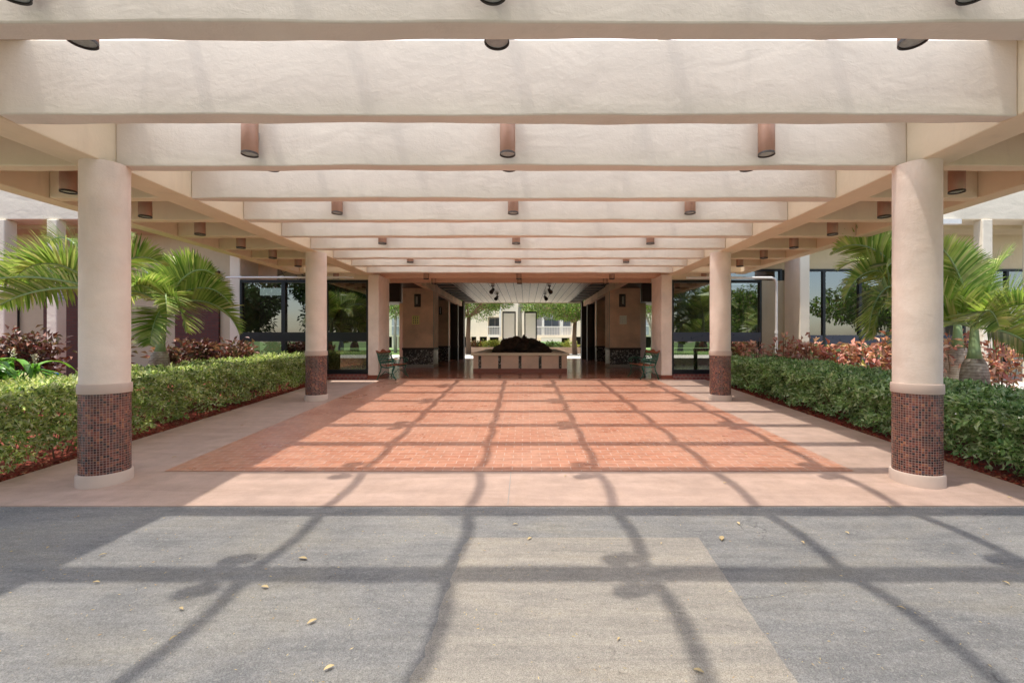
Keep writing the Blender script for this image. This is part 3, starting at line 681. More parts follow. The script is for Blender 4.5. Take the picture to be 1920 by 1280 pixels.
# ---------------------------------------------------------------- wings
for s, nm in ((-1, 'left'), (1, 'right')):
    t = empty('building_wing', (s*12, 12, .4), f'cream stucco {nm} wing with square pillars under a deep white fascia', 'building')
    def bx(a, b, *r): a, b = sorted((s*a, s*b)); return MB().box(a, b, *r)
    bx(6.2, 24, 11.35, 14.6, EYE+3.0, EYE+5.2).build('fascia', M['wing'], t, bevel=.02)
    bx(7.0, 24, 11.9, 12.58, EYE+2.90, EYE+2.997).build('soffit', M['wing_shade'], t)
    for xa, xb, y0, y1 in ((7.49, 7.77, 12.17, 13.1) if s < 0 else (7.08, 7.33, 11.5, 12.2), (11.50, 11.75, 11.3, 11.55), (12.80, 13.08, 11.3, 11.6), (17.1, 17.4, 11.3, 11.6)):
        bx(xa, xb, y0, y1, .2, EYE+2.995).build('pillar', M['wing'], t, bevel=.02)
    if s < 0:
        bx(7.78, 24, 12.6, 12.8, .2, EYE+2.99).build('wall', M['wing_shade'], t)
        bx(8.3, 9.5, 12.52, 12.59, .2, EYE+1.9).build('brick_panel', M['red_brick'], t)
        bx(12.15, 12.5, 12.52, 12.59, .2, EYE+1.75).build('brick_panel', M['red_brick'], t)
        bx(12.93, 13.12, 12.52, 12.59, .2, EYE+1.75).build('brick_panel', M['red_brick'], t)
        bx(13.85, 14.0, 12.5, 12.59, .2, EYE+1.8).build('door_frame', M['black_metal'], t)
        bx(14.0, 15.2, 12.52, 12.59, .2, EYE+1.78).build('door', M['dark'], t)
        bx(12.1, 15.3, 12.44, 12.595, EYE+1.81, EYE+2.03).build('lintel', M['brown_dark'], t)
        bx(6.95, 7.485, 13.0, 13.2, EYE+1.5, EYE+2.99).build('recess_wall', M['pier'], t)
        bx(5.22, 6.94, 13.0, 13.2, EYE+1.5, EYE+2.99).build('stone_panel', M['stone'], t)
    else:
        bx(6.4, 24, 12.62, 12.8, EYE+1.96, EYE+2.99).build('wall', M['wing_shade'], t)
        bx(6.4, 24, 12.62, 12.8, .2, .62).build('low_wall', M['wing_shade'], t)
        fr = MB()
        for x in (5.3, 7.22, 7.66, 8.42, 9.42, 10.5, 11.3, 12.3, 13.5, 14.6, 15.8):
            a, b = sorted((s*(x-.035), s*(x+.035))); fr.box(a, b, 12.60, 12.70, .62, EYE+1.96)
        fr.box(5.3, 7.22, 12.602, 12.698, EYE+1.9, EYE+1.96); fr.box(7.7, 16, 12.602, 12.698, EYE+1.9, EYE+1.96)
        fr.build('window_frame', M['black_metal'], t)
        bx(5.3, 16, 12.61, 12.69, EYE-.12, EYE+.13).build('spandrel', M['navy_panel'], t)
        for a, b in ((5.33, 7.19), (7.69, 8.39), (8.45, 9.39), (9.45, 10.47), (10.53, 11.27), (11.33, 12.27), (12.33, 13.47), (13.53, 14.57), (14.63, 15.77)):
            for z0, z1 in ((.62, EYE-.12), (EYE+.13, EYE+1.9)):
                MB().add([(a, 12.65, z0), (b, 12.65, z0), (b, 12.65, z1), (a, 12.65, z1)], [(0, 1, 2, 3)]).build('pane', M['glass'], t)
        bx(6.45, 24, 15.5, 15.6, .2, EYE+3).build('inner_wall', M['dark'], t)
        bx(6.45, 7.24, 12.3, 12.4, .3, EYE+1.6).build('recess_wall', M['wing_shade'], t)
        MB().box(10.2, 10.9, 11.22, 11.34, EYE+2.86, EYE+2.98).build('fascia_light', M['white_pipe'], t)

# fire department sign on the left wing pillar (faces the axis)
sg = empty('pillar_sign', (-11.49, 11.42, EYE+1.1), 'small white sign lettered F. D. on the left wing pillar', 'sign')
MB().box(-11.497, -11.482, 11.31, 11.54, EYE+.98, EYE+1.30).build('plate', M['sign_white'], sg)
def text_obj(txt, size, loc, rot, mat, parent, name='lettering'):
    cu = bpy.data.curves.new(name, 'FONT'); cu.body = txt; cu.size = size; cu.extrude = .001; cu.align_x = 'CENTER'; cu.align_y = 'CENTER'
    tmp = bpy.data.objects.new('tmp', cu); C.objects.link(tmp); bpy.context.view_layer.update()
    me = bpy.data.meshes.new_from_object(tmp.evaluated_get(bpy.context.evaluated_depsgraph_get()))
    bpy.data.objects.remove(tmp); me.materials.clear(); me.materials.append(mat)
    o = bpy.data.objects.new(name, me); C.objects.link(o); o.parent = parent
    o.location = Vector(loc)-parent.location; o.rotation_euler = rot; return o
text_obj('F. D.', .10, (-11.479, 11.425, EYE+1.23), (R(90), 0, R(90)), M['ink'], sg)
text_obj('SPRINKLER', .036, (-11.479, 11.425, EYE+1.12), (R(90), 0, R(90)), M['ink'], sg)
text_obj('CONTROL', .042, (-11.479, 11.425, EYE+1.04), (R(90), 0, R(90)), M['ink'], sg)

# wall lamps and notices on the wide piers
for s, nm, pc in ((-1, 'left', M['paper_yellow']), (1, 'right', M['paper_white'])):
    x = -3.86 if s < 0 else 3.74; z = EYE+1.46
    t = empty('wall_lamp', (x, 16.85, z), f'black half cylinder wall lamp on the {nm} breezeway pier', 'wall lamp', 'wall lamps of the breezeway')
    MB().lathe([(.085, z-.19), (.085, z+.19)], x, 16.84, 20, sy=.8).build('shade', M['lamp_black'], t, smooth='auto')
    MB().box(x-.03, x+.03, 16.755, 16.775, z-.14, z+.14).build('diffuser', M['grey_trim'], t)
    MB().box(x-.12, x+.12, 16.885, 16.899, z-.24, z+.24).build('back_plate', M['brown_dark'], t)
    nx = -3.93 if s < 0 else 3.77; nz = EYE+.74
    n_ = empty('notice', (nx, 16.89, nz), 'yellow printed notice fixed to the left breezeway pier' if s < 0 else 'white gridded notice fixed to the right breezeway pier', 'notice')
    MB().box(nx-.13, nx+.13, 16.882, 16.897, nz-.16, nz+.16).build('sheet', pc, n_)
    g = MB()
    if s < 0:
        for i in range(4):
            for j in range(3): g.box(nx-.10+j*.075, nx-.055+j*.075, 16.878, 16.881, nz-.13+i*.066, nz-.10+i*.066)
        g.box(nx-.10, nx+.10, 16.878, 16.881, nz+.125, nz+.138)
    else:
        for i in range(5): g.box(nx-.11, nx+.11, 16.879, 16.8815, nz-.13+i*.062, nz-.1265+i*.062)
        for j in range(4): g.box(nx-.11+j*.072, nx-.1075+j*.072, 16.878, 16.881, nz-.13, nz+.12)
    g.build('print', M['ink'], n_)
t = empty('wall_lamp', (-3.95, 21.95, EYE+1.4), 'narrow wall lamp on the second pier deep in the left of the breezeway', 'wall lamp', 'wall lamps of the breezeway')
MB().lathe([(.07, EYE+1.22), (.07, EYE+1.58)], -3.95, 21.95, 16, sy=.7).build('shade', M['lamp_black'], t, smooth='auto')
MB().box(-3.97, -3.93, 21.88, 21.90, EYE+1.25, EYE+1.55).build('diffuser', M['white_trim'], t)

# spotlights under the plank ceiling
for i, (px, py, nm) in enumerate(((924, 541, 'front left'), (1030, 541, 'front right'), (932, 555, 'rear left'), (1022, 555, 'rear right'))):
    Z = 2.0*FPX/(637-py+2); x = (px-985)*Z/FPX+CX; z = EYE+2.065
    t = empty('spotlight', (x, Z, z), f'{nm} black spotlight under the plank ceiling', 'spotlight', 'black spotlights under the plank ceiling')
    MB().box(x-.06, x+.06, Z-.06, Z+.06, z-.03, z-.002).tube([(x, Z, z-.03), (x, Z, z-.12)], .02, 8).build('mount', M['lamp_black'], t)
    d = 1 if x > 0 else -1
    MB().tube([(x-d*.03, Z+.1, z-.12), (x, Z, z-.17), (x+d*.05, Z-.14, z-.26)], [.04, .06, .085], 14).build('head', M['lamp_black'], t, smooth='auto')

# ---------------------------------------------------------------- planter with rocks and etched panels
PX0, PX1, PY0, PY1 = -1.52, 1.47, 14.5, 21.0
pl = empty('planter', (0, 17.5, FZ), 'low rectangular stucco planter with dark stone strips in the breezeway', 'planter')
w4 = MB(); w4.box(PX0, PX1, PY0, PY0+.3, FZ+.12, FZ+.53); w4.box(PX0, PX1, PY1-.3, PY1, FZ+.12, FZ+.53)
w4.box(PX0, PX0+.3, PY0+.3, PY1-.3, FZ+.12, FZ+.53); w4.box(PX1-.3, PX1, PY0+.3, PY1-.3, FZ+.12, FZ+.53); w4.build('wall', M['planter'], pl)
MB().box(PX0-.004, PX1+.004, PY0-.004, PY1, FZ, FZ+.12).build('skirting', M['red_base'], pl)
rm = MB(); e = .07
rm.box(PX0-e, PX1+e, PY0-e, PY0+.36, FZ+.53, FZ+.62); rm.box(PX0-e, PX1+e, PY1-.36, PY1+e, FZ+.53, FZ+.62)
rm.box(PX0-e, PX0+.36, PY0+.36, PY1-.36, FZ+.53, FZ+.62); rm.box(PX1-.36, PX1+e, PY0+.36, PY1-.36, FZ+.53, FZ+.62)
rm.build('rim', M['cream'], pl, bevel=.03)
for x in (-1.31, -.68, -.03, .61, 1.25): MB().box(x-.045, x+.045, PY0-.006, PY0, FZ+.122, FZ+.528).build('stone_strip', M['pebble'], pl)
MB().box(PX0+.3, PX1-.3, PY0+.3, PY1-.3, FZ+.40, FZ+.47).build('water', M['water'], pl)
def rock(mb, c, r, seed):
    g = np.random.default_rng(seed); nu, nv = 9, 6; vs = []; fs = []
    ph = g.uniform(0, 6.28, 4)
    for j in range(nv+1):
        th = math.pi*j/nv
        for i in range(nu):
            a = 2*math.pi*i/nu; k = 1+.22*math.sin(2*a+ph[0]+th)+.16*math.sin(3*a+ph[1])+g.normal()*.09
            vs.append((c[0]+r[0]*k*math.sin(th)*math.cos(a), c[1]+r[1]*k*math.sin(th)*math.sin(a), c[2]+r[2]*(1+.1*math.sin(a*2+ph[2]))*math.cos(th)))
    for j in range(nv):
        for i in range(nu): fs.append((j*nu+i, j*nu+(i+1) % nu, (j+1)*nu+(i+1) % nu, (j+1)*nu+i))
    mb.add(vs, fs)
rk = MB(); g2 = np.random.default_rng(3)
for i in range(95):
    x = g2.uniform(-.98, .98); y = g2.uniform(16.6, 19.6); hmax = .86*max(0.15, 1-abs(x/1.1)**2.2)
    z = FZ+.44+g2.uniform(0, 1)*hmax*.82; r = g2.uniform(.12, .26)
    rock(rk, (x, y, z), (r*1.1, r, r*.7), i)
for i in range(12): 
    x = g2.uniform(-.7, .75); rock(rk, (x, g2.uniform(17, 18.5), FZ+1.12+g2.uniform(-.05, .05)-.22*abs(x)), (.045, .05, .08), 100+i)
tag(rk.build('lava_rocks', M['rock']), 'heap of dark jagged lava rocks in the middle of the planter', 'rocks')
for (pa, pb, nm) in ((942, 967, 'left'), (983, 1006.5, 'right')):
    Z = 19.8; xa = (pa-985)*Z/FPX+CX; xb = (pb-985)*Z/FPX+CX; zt = EYE+53*Z/FPX
    t = empty('etched_panel', ((xa+xb)/2, Z, FZ+.47), f'{nm} tall pale etched panel in a black frame behind the rocks', 'panel', 'framed etched panels in the planter')
    f = MB(); 
    for a, b in ((xa, xa+.05), (xb-.05, xb)): f.box(a, b, Z-.04, Z+.04, FZ+.4, zt)
    f.box(xa+.05, xb-.05, Z-.04, Z+.04, zt-.07, zt); f.build('frame', M['black_metal'], t)
    MB().box(xa+.05, xb-.05, Z-.012, Z+.012, FZ+.4, zt-.07).build('pane', M['etched'], t)

# ---------------------------------------------------------------- benches
def make_bench():
    o = empty('park_bench', (0, 0, 0), 'green iron bench', 'bench', 'green iron park benches beside the pilasters')
    Lh = .58
    for sx in (-1, 1):
        x = sx*Lh; m = MB()
        m.tube([(x, .30, 0), (x, .26, .12), (x, .19, .28), (x, .17, .42)], [.022, .018, .018, .02], 8)        # rear leg
        m.tube([(x, -.30, 0), (x, -.23, .10), (x, -.17, .26), (x, -.22, .40)], [.024, .018, .018, .02], 8)    # front leg
        m.tube([(x, .17, .40), (x, .0, .37), (x, -.24, .41)], .019, 8)
        m.tube([(x, -.23, .05), (x, -.1, .2), (x, .05, .26), (x, .2, .10)], .012, 6)
        m.tube([(x, .17, .40), (x, .25, .62), (x, .31, .86)], [.02, .018, .014], 8)                           # back stile
        m.tube([(x, .235, .60), (x, .05, .645), (x, -.16, .64), (x, -.26, .60), (x, -.27, .545), (x, -.22, .53)], .018, 8)  # arm
        m.tube([(x, -.22, .41), (x, -.17, .50), (x, -.19, .60)], .014, 8); m.tube([(x, .0, .38), (x, .03, .5), (x, -.03, .62)], .010, 6)
        m.build('end_frame', M['green_iron'], o, smooth=True, local=True)
    for i in range(5):
        y = .12-.085*i; MB().box(-Lh, Lh, y-.034, y+.034, .415+.008*abs(i-2), .437+.008*abs(i-2)).build('seat_slat', M['red_wood'], o, local=True, bevel=.004)
    bp = MB()                                                                     # cast back panel, lattice of scrolls
    def bk(u, v): return (u, .20+.11*v+.005, .50+.33*v)
    for k in range(9):
        u = -.48+.12*k
        bp.tube([bk(u-.05, 0), bk(u+.02, .35), bk(u-.03, .7), bk(u+.04, .98)], .011, 6)
        bp.tube([bk(u+.05, 0), bk(u-.02, .35), bk(u+.03, .7), bk(u-.04, .98)], .011, 6)
    bp.tube([bk(-.56, 0), bk(.56, 0)], .015, 8); bp.tube([bk(-.56, .5), bk(.56, .5)], .012, 8)
    bp.build('back_panel', M['green_iron'], o, local=True)
    tr = MB(); n = 24; vs = []; fs = []
    for i in range(n+1):
        u = -Lh+2*Lh*i/n; h = .055+.035*math.cos(u*2*math.pi/.58)+.03*(1-abs(u)/Lh)
        a = Vector(bk(u, .96)); b = a+Vector((0, .03*h/.1, h))
        for p, dy in ((a, -.014), (b, -.014), (b, .014), (a, .014)): vs.append((p.x, p.y+dy, p.z))
    for i in range(n):
        for q in range(4): fs.append((i*4+q, i*4+(q+1) % 4, (i+1)*4+(q+1) % 4, (i+1)*4+q))
    fs += [(3, 2, 1, 0), tuple(n*4+q for q in range(4))]; tr.add(vs, fs); tr.build('top_rail', M['red_wood'], o, local=True)
    return o
b1 = make_bench(); b1.location = (-3.42, 12.28, FZ); b1.rotation_euler = (0, 0, R(86)); b1.scale = (.84, .84, .84); b1['label'] = 'green iron bench with red top rail beside the left pilaster'
b2 = copy_tree(b1); b2.location = (3.34, 12.40, FZ); b2.rotation_euler = (0, 0, R(-84)); b2['label'] = 'green iron bench seen from its end beside the right pilaster'

# ---------------------------------------------------------------- hedges
def hedge(s, x0, x1, y0, y1, h0, h1, mat, label, n):
    """x0 inner face, x1 outer face (absolute), height h0 at front to h1 at back"""
    o = empty('hedge', (s*(x0+x1)/2, (y0+y1)/2, zf((y0+y1)/2)), label, 'hedge')
    def H(y): return h0+(h1-h0)*(y-y0)/(y1-y0)
    # clump-modulated surface points
    area = [(y1-y0)*.75, (y1-y0)*(x1-x0), (x1-x0)*.75*2]; tot = sum(area)
    P = []; D = []
    cnt = [int(n*a/tot) for a in area]; cnt[0] = int(cnt[0]*1.5)
    ph = rng.uniform(0, 6, 4)
    def bumpf(a, b): return .05*np.sin(a*3.1+ph[0]+1.3*np.sin(b*4))+.045*np.sin(a*7.7+b*6+ph[1])+.035*np.sin(a*17+b*13+ph[2])+.02*np.sin(a*31-b*9+ph[3])
    y = rng.uniform(y0, y1, cnt[0]); z = rng.uniform(0.03, 1, cnt[0])**.8; dpt = rng.exponential(.035, cnt[0])
    x = x0+dpt+bumpf(y, z*2)-.10*(z-.3)*(z < .95)+.10*(z > .93)
    low = z < .28; keep = ~(low & (rng.random(cnt[0]) < .45))
    P.append(np.stack([s*x, y, z*H(y)], 1)[keep]); d = rng.normal(size=(cnt[0], 3))*.75; d[:, 0] -= s*1.0; d[:, 2] += .35; D.append(d[keep])
    y = rng.uniform(y0, y1, cnt[1]); x = rng.uniform(x0, x1, cnt[1]); z = H(y)-rng.exponential(.03, cnt[1])+bumpf(x*1.3, y)*.6
    P.append(np.stack([s*x, y, z], 1)); d = rng.normal(size=(cnt[1], 3))*.7; d[:, 2] += 1.0; D.append(d)
    for yy, sg_ in ((y0, -1), (y1, 1)):
        c = cnt[2]//2; x = rng.uniform(x0, x1, c); z = rng.uniform(.05, 1, c)
        P.append(np.stack([s*x, yy-sg_*rng.exponential(.04, c)+sg_*bumpf(x, z), z*H(yy)], 1)); d = rng.normal(size=(c, 3))*.7; d[:, 1] += sg_; d[:, 2] += .3; D.append(d)
    # stray twigs above the top
    c = n//60; y = rng.uniform(y0, y1, c); x = rng.uniform(x0, x1, c)
    P.append(np.stack([s*x, y, H(y)+rng.uniform(.02, .09, c)], 1)); d = rng.normal(size=(c, 3))*.5; d[:, 2] += 1; D.append(d)
    P = np.concatenate(P); D = np.concatenate(D)
    # leaves in small whorls of 4
    k = 4; Pr = np.repeat(P, k, 0)+rng.normal(size=(len(P)*k, 3))*.012; Dr = np.repeat(unit(D), k, 0)+rng.normal(size=(len(P)*k, 3))*.65
    Pr[:, 2] += np.array([zf(v) for v in Pr[:, 1]])
    leaves('foliage', Pr, Dr, rng.uniform(.040, .068, len(Pr))*(1.15 if s > 0 else 1.0)*rng.choice([.8, 1, 1.25], len(Pr)), mat, o, .42)
    st = MB()
    for i in range(int((y1-y0)*34)):
        yb = random.uniform(y0+.05, y1-.05); xb = random.uniform(x0+.10, x1-.1); zb = zf(yb)-.02; p = Vector((s*xb, yb, zb)); pts = [p]
        d = Vector((-s*random.uniform(-.1, .5), random.uniform(-.6, .6), 1))
        for q in range(4): d = (d+Vector((random.uniform(-.4, .4), random.uniform(-.4, .4), .1))).normalized(); pts.append(pts[-1]+d*H(yb)*.23)
        st.tube(pts, [.009, .007, .006, .004, .003], 4, cap=False)
    st.build('stems', M['stem'], o)
    # shaded heart of twiggy growth: inner leaves
    c = n//7; y = rng.uniform(y0+.1, y1-.1, c); x = rng.uniform(x0+.16, x1-.12, c); z = rng.uniform(.15, .9, c)
    Pi = np.stack([s*x, y, z*H(y)], 1); Pi[:, 2] += np.array([zf(v) for v in Pi[:, 1]])
    leaves('inner_foliage', Pi, rng.normal(size=(c, 3)), rng.uniform(.06, .10, c), mat, o, .5)
    return o
hedge(-1, 5.20, 6.45, 4.1, 11.7, .80, .66, M['hedge_light'], 'clipped yellow green hedge along the left side of the walk', 12500)
hedge(1, 5.05, 6.25, 4.1, 11.2, .69, .66, M['hedge'], 'clipped dark green hedge along the right side of the walk', 12500)
# mulch chips along the bed edges
for s, xe, nm in ((-1, 4.99, 'left'), (1, 4.86, 'right')):
    c = 9000; y = rng.uniform(4.2, 11.9, c); x = xe+rng.exponential(.22, c)+.0; P = np.stack([s*x, y, np.array([zf(v) for v in y])+rng.uniform(-.01, .02, c)], 1)
    d = rng.normal(size=(c, 3)); d[:, 2] *= .15
    V, F = leaf_geo(P, d, rng.uniform(.02, .055, c), .35, .1, .05)
    tag(np_mesh('mulch', V, F, M['mulch_chip']), f'loose red mulch chips at the foot of the {nm} hedge', kind='stuff')

# ---------------------------------------------------------------- palms
def frond(parent, base, az, el, L, droop, width=.42, nl=52, twist=0.0):
    """arching rachis with two ranks of narrow leaflets"""
    d = Vector((math.cos(az)*math.cos(el), math.sin(az)*math.cos(el), math.sin(el))); p = Vector(base); pts = [p.copy()]; dirs = [d.copy()]; N = 22
    for i in range(N):
        tt = i/N; d = (d+Vector((0, 0, -1))*droop*(.25+1.5*tt)*(1.0/N)*2.4).normalized(); p = p+d*(L/N); pts.append(p.copy()); dirs.append(d.copy())
    m = MB(); m.tube(pts, [.020*(1-i/(N+1))**.7+.003 for i in range(N+1)], 6)
    r = m.build('frond', M['crownshaft'], parent, smooth=True)
    V = []; F = []; V2 = []; F2 = []
    for side in (-1, 1):
        for j in range(nl):
            t = .14+.86*(j+random.uniform(-.2, .2))/nl; t = min(.995, max(.1, t)); i = min(N-1, int(t*N)); fr = t*N-i
            b = pts[i].lerp(pts[i+1], fr); dd = dirs[i].lerp(dirs[i+1], fr).normalized()
            lat = dd.cross(Vector((0, 0, 1)))
            if lat.length < .1: lat = Vector((-math.sin(az), math.cos(az), 0))
            lat = lat.normalized(); lat = (Matrix.Rotation(twist, 3, dd) @ lat); up = lat.cross(dd).normalized()
            ll = width*(math.sin(math.pi*min(1, t*.80+.22))**.55)*random.uniform(.88, 1.08)
            fw = .35+.75*t; ldir = (lat*side+dd*fw+up*random.uniform(.35, .75)).normalized(); wv = ldir.cross(up).normalized()
            q = b.copy(); nseg = 4; wd = .0145; ring = []
            for k in range(nseg+1):
                u = k/nseg; ww = wd*(1-.0*u) if u < .5 else wd*(1-(u-.5)*1.75)
                ring.append((q-wv*ww, q+wv*ww)); ldir = (ldir+Vector((0, 0, -1))*(.04+.13*u)+Vector((random.uniform(-.03, .03),)*3)).normalized(); q = q+ldir*ll/nseg
            bb = len(V); 
            for a_, c_ in ring: V += [a_[:], c_[:]]
            for k in range(nseg): F.append((bb+2*k, bb+2*k+1, bb+2*k+3, bb+2*k+2))
    np_mesh('leaflets', np.array(V), np.array(F), M['palm'] if random.random() < .8 else M['palm'], r)
    return r
def bottle_palm(x, y, label, fronds, h=.62, rb=.19, neck=.42, lean=(0, 0), name='bottle_palm'):
    z = zf(y); o = empty(name, (x, y, z), label, 'palm', 'bottle palms behind the hedges')
    pr = [(rb*.72, -.05), (rb*.82, .10), (rb*.95, h*.35), (rb*1.02, h*.6), (rb*.99, h*.78), (rb*.84, h*.92), (rb*.62, h)]
    m = MB(); n = 24; vs = []; fs = []
    for j, (r, zz) in enumerate(pr):
        for k in range(n): vs.append((x+lean[0]*zz+r*math.cos(2*math.pi*k/n), y+lean[1]*zz+r*math.sin(2*math.pi*k/n), z+zz))
    for j in range(len(pr)-1):
        for k in range(n): fs.append((j*n+k, j*n+(k+1) % n, (j+1)*n+(k+1) % n, (j+1)*n+k))
    m.add(vs, fs); m.build('trunk', M['palm_trunk'], o, smooth=True)
    top = Vector((x+lean[0]*(h+neck), y+lean[1]*(h+neck), z+h+neck))
    MB().tube([(x+lean[0]*h, y+lean[1]*h, z+h-.02), (x+lean[0]*(h+.12), y+lean[1]*(h+.12), z+h+.12), top[:], (top+Vector((0, 0, .12)))[:]], [rb*.59, rb*.42, rb*.28, rb*.2], 16).build('crownshaft', M['crownshaft'], o, smooth=True)
    for (az, el, L, dr, tw) in fronds: frond(o, top+Vector((0, 0, .02)), R(az), R(el), L, dr, .50, 60, R(tw))
    return o
# azimuth in degrees: 0 = +X (right), 90 = away from the camera, -90 = towards the camera
bottle_palm(6.75, 6.70, 'bottle palm with a swollen ringed trunk behind the right hedge, right of the front column',
    [(95, 80, 1.35, .35, 0), (-170, 74, 1.45, .6, 30), (165, 50, 1.3, .8, 30), (15, 70, 1.45, .6, -30), (0, 48, 1.5, .8, -40), (-15, 22, 1.4, .8, -40), (-80, 42, 1.2, .8, 0), (60, 55, 1.4, .7, 0), (-120, 38, 1.1, .9, 40), (-25, -4, 1.1, .9, -40), (150, 25, 1.1, 1.0, 30)], 1.02, .165, .44)
bottle_palm(6.62, 7.6, 'palm hidden behind the front right column with big fronds arching left',
    [(160, 72, 1.7, .6, 35), (180, 60, 1.75, .85, 40), (190, 44, 1.7, 1.15, 40), (200, 28, 1.6, 1.5, 40), (-150, 55, 1.4, 1.1, 30), (80, 75, 1.3, .6, 0), (20, 55, 1.4, .9, -30), (120, 60, 1.5, .9, 0), (195, 8, 1.35, 1.3, 20)], 1.15, .17, .85)
bottle_palm(8.5, 8.8, 'bottle palm farthest back in the right planting bed',
    [(170, 60, 1.2, 1.0, 30), (30, 55, 1.4, 1.0, -30), (90, 70, 1.3, .7, 0), (-60, 50, 1.2, 1.1, 0), (-170, 35, 1.0, 1.2, 30)], 1.05, .20, .5)
bottle_palm(-6.74, 8.45, 'leaning bottle palm with drooping fronds behind the left hedge, right of the front column',
    [(-5, 70, 1.2, .8, -30), (0, 42, 1.45, .9, -40), (10, 22, 1.6, 1.0, -40), (-15, 56, 1.5, .8, -40), (25, 55, 1.3, 1.1, -30), (-70, -25, 1.0, .7, 0), (-140, 45, 1.0, 1.0, 30), (165, 66, 1.2, .7, 30), (100, 76, 1.1, .6, 0), (-35, 14, 1.3, .9, -40), (-95, 55, 1.0, 1.1, 0), (180, 40, 1.1, 1.0, 30), (-50, 40, 1.1, 1.2, -20)], 1.0, .165, .82, (.10, 0))
bottle_palm(-6.36, 6.9, 'palm hidden behind the front left column with long fronds arching left',
    [(165, 66, 1.5, .9, 35), (180, 44, 1.7, .9, 40), (196, 16, 1.6, .35, 45), (176, 30, 1.35, .5, 35), (188, 2, 1.4, .3, 45), (100, 72, 1.1, .6, 0), (15, 60, 1.1, .9, -30), (-120, 50, 1.0, 1.0, 20)], 1.2, .17, .85)

# ---------------------------------------------------------------- shrubs
def shrub(x, y, w, h, d, n, mat, label, size=(.07, .12), cat='shrub', name='shrub', asp=.5, stems=9, group=None, clump=None, gz=None):
    z = zf(y) if gz is None else gz
    o = empty(name, (x, y, z), label, cat, group); K = stems; tips = []
    st = MB()
    for i in range(K):
        tx, ty = random.uniform(-.5, .5)*w, random.uniform(-.5, .5)*d; th = h*random.uniform(.72, 1.0)*(1-.25*abs(tx*2/w)**2)
        pts = [Vector((x+tx*.35, y+ty*.35, z-.02)), Vector((x+tx*.7, y+ty*.7, z+th*.5)), Vector((x+tx, y+ty, z+th))]
        st.tube(pts, [.012, .009, .005], 5, cap=False); tips.append(pts)
    st.build('stems', M['stem'], o)
    P = []; D = []; per = n//K
    for pts in tips:
        t = rng.uniform(.25, 1.0, per)**.7; a = np.array(pts[1]); b = np.array(pts[2]); c0 = np.array(pts[0])
        base = np.where((t < .5)[:, None], c0+(a-c0)*(t*2)[:, None], a+(b-a)*((t-.5)*2)[:, None])
        off = rng.normal(size=(per, 3))*np.array([w, d, h*.5])*(clump or .11); P.append(base+off); dd = off*3/w+rng.normal(size=(per, 3))*.5; dd[:, 2] += .25; D.append(dd)
    P = np.concatenate(P); D = np.concatenate(D); P[:, 2] = np.maximum(P[:, 2], z+.02)
    leaves('foliage', P, D, rng.uniform(*size, len(P)), mat, o, asp, .3, .25); return o
shrub(-9.7, 9.0, 1.0, 1.35, .8, 1500, M['croton'], 'dark red croton shrub left of the front left column', stems=16, name='croton_shrub', size=(.09, .15))
shrub(-8.2, 9.2, .6, 1.3, .6, 900, M['croton'], 'dark red croton shrub between the left column and the leaning palm', stems=12, name='croton_shrub', size=(.09, .15))
shrub(-7.15, 9.9, .9, 1.2, .7, 1400, M['croton'], 'dark red croton shrub right of the leaning palm', stems=14, name='croton_shrub', size=(.09, .15))
shrub(-6.35, 10.2, .75, 1.2, .7, 1200, M['croton'], 'reddish croton shrub in front of the left lobby glass', stems=12, name='croton_shrub', size=(.09, .15))
for i, (px, Z, wd, hh, lb) in enumerate(((1422, 10.9, .75, 1.0, 'sparse pinkish copperleaf shrub in front of the right rain pipe'), (1468, 10.3, .6, 1.1, 'sparse pinkish copperleaf shrub in front of the first right wing pillar'),
        (1522, 9.9, .8, 1.1, 'coppery red shrub left of the black window mullion on the right'), (1585, 9.6, .9, 1.05, 'coppery red shrub under the arching palm fronds on the right'), (1645, 9.4, .7, 1.15, 'coppery red shrub just left of the front right column'),
        (1795, 8.9, .8, 1.25, 'dense salmon coloured shrub just right of the front right column'), (1880, 8.6, .9, 1.1, 'sparse salmon coloured shrub at the right edge behind the palm'))):
    x = (px-985)*Z/FPX+CX
    shrub(x, Z, wd, hh+.2, .6, 140 if i < 2 else 270, M['copperleaf'], lb, (.10, .19), stems=9 if i < 2 else 13, name='copperleaf_shrub', clump=.10)
shrub(7.1, 9.9, .5, .75, .4, 350, M['yellow_shrub'], 'small yellow green shrub among the coppery shrubs on the right', (.08, .14), stems=6, name='yellow_shrub')
shrub(8.9, 7.8, 1.0, .45, .6, 500, M['low_red'], 'low red and green shrub on the gravel at the right edge', (.05, .09), stems=9, name='low_shrub')
for i, (px, Z, lb) in enumerate(((30, 7.6, 'low red bedding plant at the left edge behind the hedge'), (75, 7.9, 'low red bedding plant beside the blue valve'), (120, 8.2, 'low red bedding plant below the croton at the left'))):
    shrub((px-985)*Z/FPX+CX, Z, .55, .50, .5, 420, M['low_red'], lb, (.04, .08), stems=9, name='bedding_plant', cat='plant')
